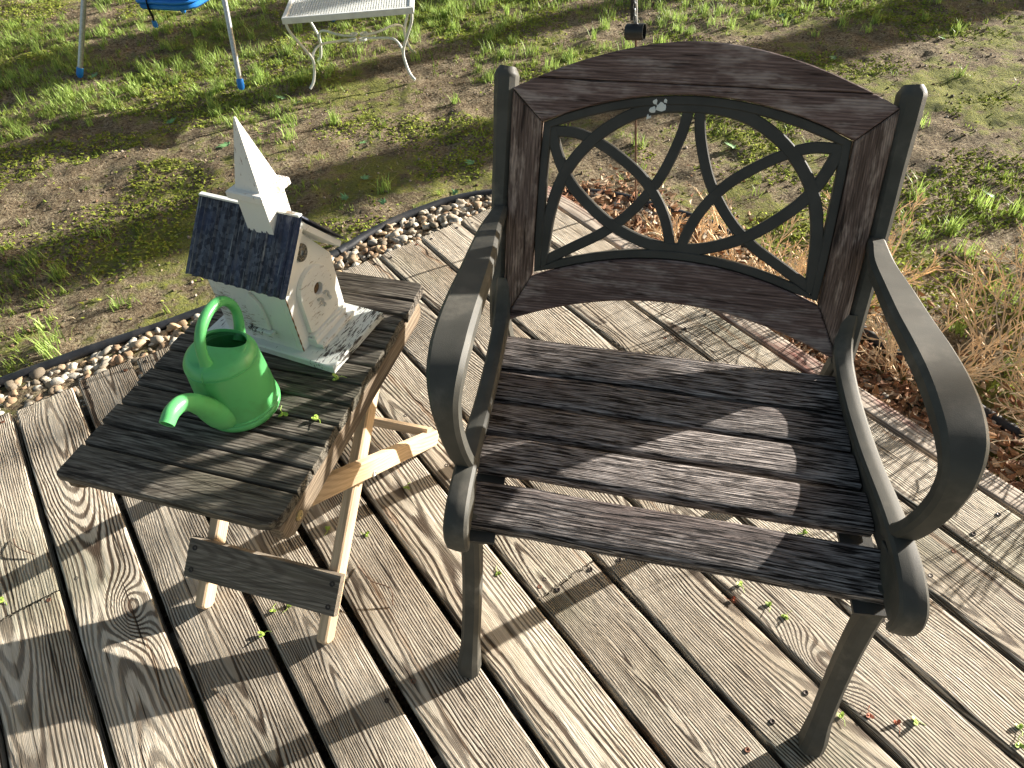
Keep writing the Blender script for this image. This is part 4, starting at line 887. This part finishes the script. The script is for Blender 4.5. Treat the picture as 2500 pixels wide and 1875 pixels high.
# maple seeds and buds
def samara(mat, rnd, s_=.010):
    mb = MB()
    for sg in (-1, 1):
        a = sg * rnd.uniform(.5, .9) + 1.57; dr = Vector((math.cos(a), math.sin(a), rnd.uniform(.1, .5))).normalized(); nn = Vector((-dr.y, dr.x, .2)).normalized()
        P = [dr * t * s_ for t in (0, .3, .7, 1.0)]; W_ = [.0012, .0028, .0032, .0015]
        vs = []
        for p, w_ in zip(P, W_): vs += [p - nn * w_ + Vector((0, 0, .001)), p + nn * w_ + Vector((0, 0, .001)), p + nn * w_ + Vector((0, 0, .002)), p - nn * w_ + Vector((0, 0, .002))]
        fs = [(i * 4 + k, i * 4 + (k + 1) % 4, i * 4 + 4 + (k + 1) % 4, i * 4 + 4 + k) for i in range(3) for k in range(4)] + [(3, 2, 1, 0), (12, 13, 14, 15)]; mb.add(vs, fs)
        tube(mb, [dr * .0005, dr * .0055 + Vector((0, 0, .001))], lambda i: (.0022, .0026)[i], 7)
    tube(mb, [(0, 0, .001), (.002, -.006, .002), (-.002, -.014, .001)], .0005, 5); return mb
SD = [(-.054, .701, 0, 0, "beside the left front chair leg"), (.476, .570, 0, 0, "larger one under the seat front left of the right leg"), (.450, .592, 0, 0, "smaller one under the seat front left of the right leg"), (.409, .636, 0, 0, "just below the middle of the front seat slat"),
      (.508, .389, 0, 0, "right beside the right front chair foot"), (.595, .373, 0, 1, "right of the right front chair foot"), (.627, .373, 0, 0, "second from the right front chair foot"), (.556, .392, 0, 1, "small one right of the right front chair foot"),
      (.786, .353, 0, 0, "in the lower right corner"), (.773, .332, 0, 0, "lowest in the right corner"), (.385, .610, 0, 1, "below the front seat slat"), (-.409, .827, 0, 0, "under the table between the crossed legs"), (-.327, .810, 0, 0, "on the deck right of the table pivot"),
      (-.490, .654, 0, 0, "left of the pair under the grey crossbar"), (-.463, .658, 0, 0, "right of the pair under the grey crossbar"), (-1.041, .713, 0, 0, "at the left edge by the board joint"), (-.499, .607, 0, 0, "at the gap below the table crossbar"), (-.245, .924, 0, 0, "on the deck right of the table leg"), (.565, .741, 0, 0, "seen between the two front seat slats"),
      (-.283, .820, TZ, 0, "on the tabletop right of the birdhouse base corner"), (-.361, .750, TZ, 0, "on the tabletop against the can"), (-.305, .731, TZ, 0, "on the tabletop right of the can")]
for x, y, z, red, wh in SD:
    mb = samara(None, rnd, rnd.uniform(.008, .012)); o = mb.build("maple_seed", M['seedred'] if red else M['seed'], None, loc=(x, y, z + .0015)); o.rotation_euler = (rnd.uniform(-.2, .2), rnd.uniform(-.2, .2), rnd.uniform(0, 6.28))
    tag(o, ("reddish maple bud " if red else "green winged maple seed ") + wh, "bud" if red else "maple seed", "maple seeds on deck and table")
for pth, wh in (([(-1.085, .86, .004), (-1.06, .832, .010), (-1.02, .815, .005)], "near the left edge"), ([(-.335, .735, .004), (-.300, .690, .022), (-.262, .672, .020), (-.258, .645, .004)], "casting a shadow right of the table leg")):
    mb = MB(); tube(mb, catmull(pth, 6), .0012, 6); o = mb.build("twig", M['pole']); tag(o, "thin bent twig lying on the deck " + wh, "twig", "twigs on the deck")

# ------------------------------------------------------------------ trees outside the picture whose shadows fall on the lawn
sa = rad(SUN_AZ); SV = Vector((math.cos(sa), math.sin(sa), 0)); NV = Vector((-math.sin(sa), math.cos(sa), 0))
M['bark'] = wood('grey_bark', (.20, .16, .12), (.10, .08, .06), (.04, .03, .025), ring=.02, fsc=60, csc=30, bumpd=.01)
def tree(s_, w_, rtr, hcr, rcr, label, seed, nl=5000):
    rnd = random.Random(seed); p = SV * s_ + NV * w_; root = empty("maple_tree", (p.x, p.y, G0 - .05)); tag(root, label, "tree", "maple trees beyond the lawn")
    mb = MB(); H = hcr + rcr * 1.2; P = catmull([(0, 0, 0), (rnd.uniform(-.1, .1), rnd.uniform(-.1, .1), H * .3), (rnd.uniform(-.2, .2), rnd.uniform(-.2, .2), H * .6), (rnd.uniform(-.3, .3), 0, H)], 5)
    nP = len(P); tube(mb, P, lambda i: rtr * (1.25 if i == 0 else 1) * (1 - .8 * i / nP), 14)
    tips = []
    for i in range(12):
        b0 = P[int(nP * rnd.uniform(.45, .95)) % nP]; a = rnd.uniform(0, 6.28); e = b0 + Vector((math.cos(a), math.sin(a), rnd.uniform(.2, .9))) * rcr * rnd.uniform(.6, 1.0)
        tube(mb, catmull([b0, (b0 + e) / 2 + Vector((0, 0, .15)), e], 4), lambda i: rtr * .30 * (1 - .1 * i), 7); tips += [e, (b0 + e) / 2]
    mb.build("trunk", M['bark'], root)
    cl = [t + Vector((rnd.gauss(0, .5), rnd.gauss(0, .5), rnd.gauss(0, .4))) for t in tips for _ in range(3)]
    C = np.array([cl[rnd.randrange(len(cl))][:] for _ in range(nl)]) + RNG.normal(0, .38, (nl, 3)) * (rcr / 2.5); s = RNG.uniform(.05, .10, nl); A1 = RNG.normal(size=(nl, 3)); A1 /= np.linalg.norm(A1, axis=1)[:, None]; B1 = np.cross(A1, RNG.normal(size=(nl, 3))); B1 /= np.linalg.norm(B1, axis=1)[:, None]
    V = np.stack([C - A1 * s[:, None], C + B1 * .6 * s[:, None], C + A1 * s[:, None], C - B1 * .6 * s[:, None]], 1).reshape(-1, 3); b = np.arange(nl) * 4
    np_mesh("crown", V, np.stack([b, b + 1, b + 2, b + 3], 1), np.repeat(np.array([.10, .17, .04]) * RNG.uniform(.6, 1.3, (nl, 1)), 4, 0), M['grass'], root)
tree(10.5, 4.35, .40, 6.0, 2.2, "large maple tree with the thickest trunk beyond the lawn", 1)
tree(9.0, 3.45, .14, 5.6, 1.6, "slender maple tree with the thinnest trunk beyond the lawn", 2)
tree(11.5, 2.45, .27, 6.5, 2.2, "middle sized maple tree nearest the deck line", 3)
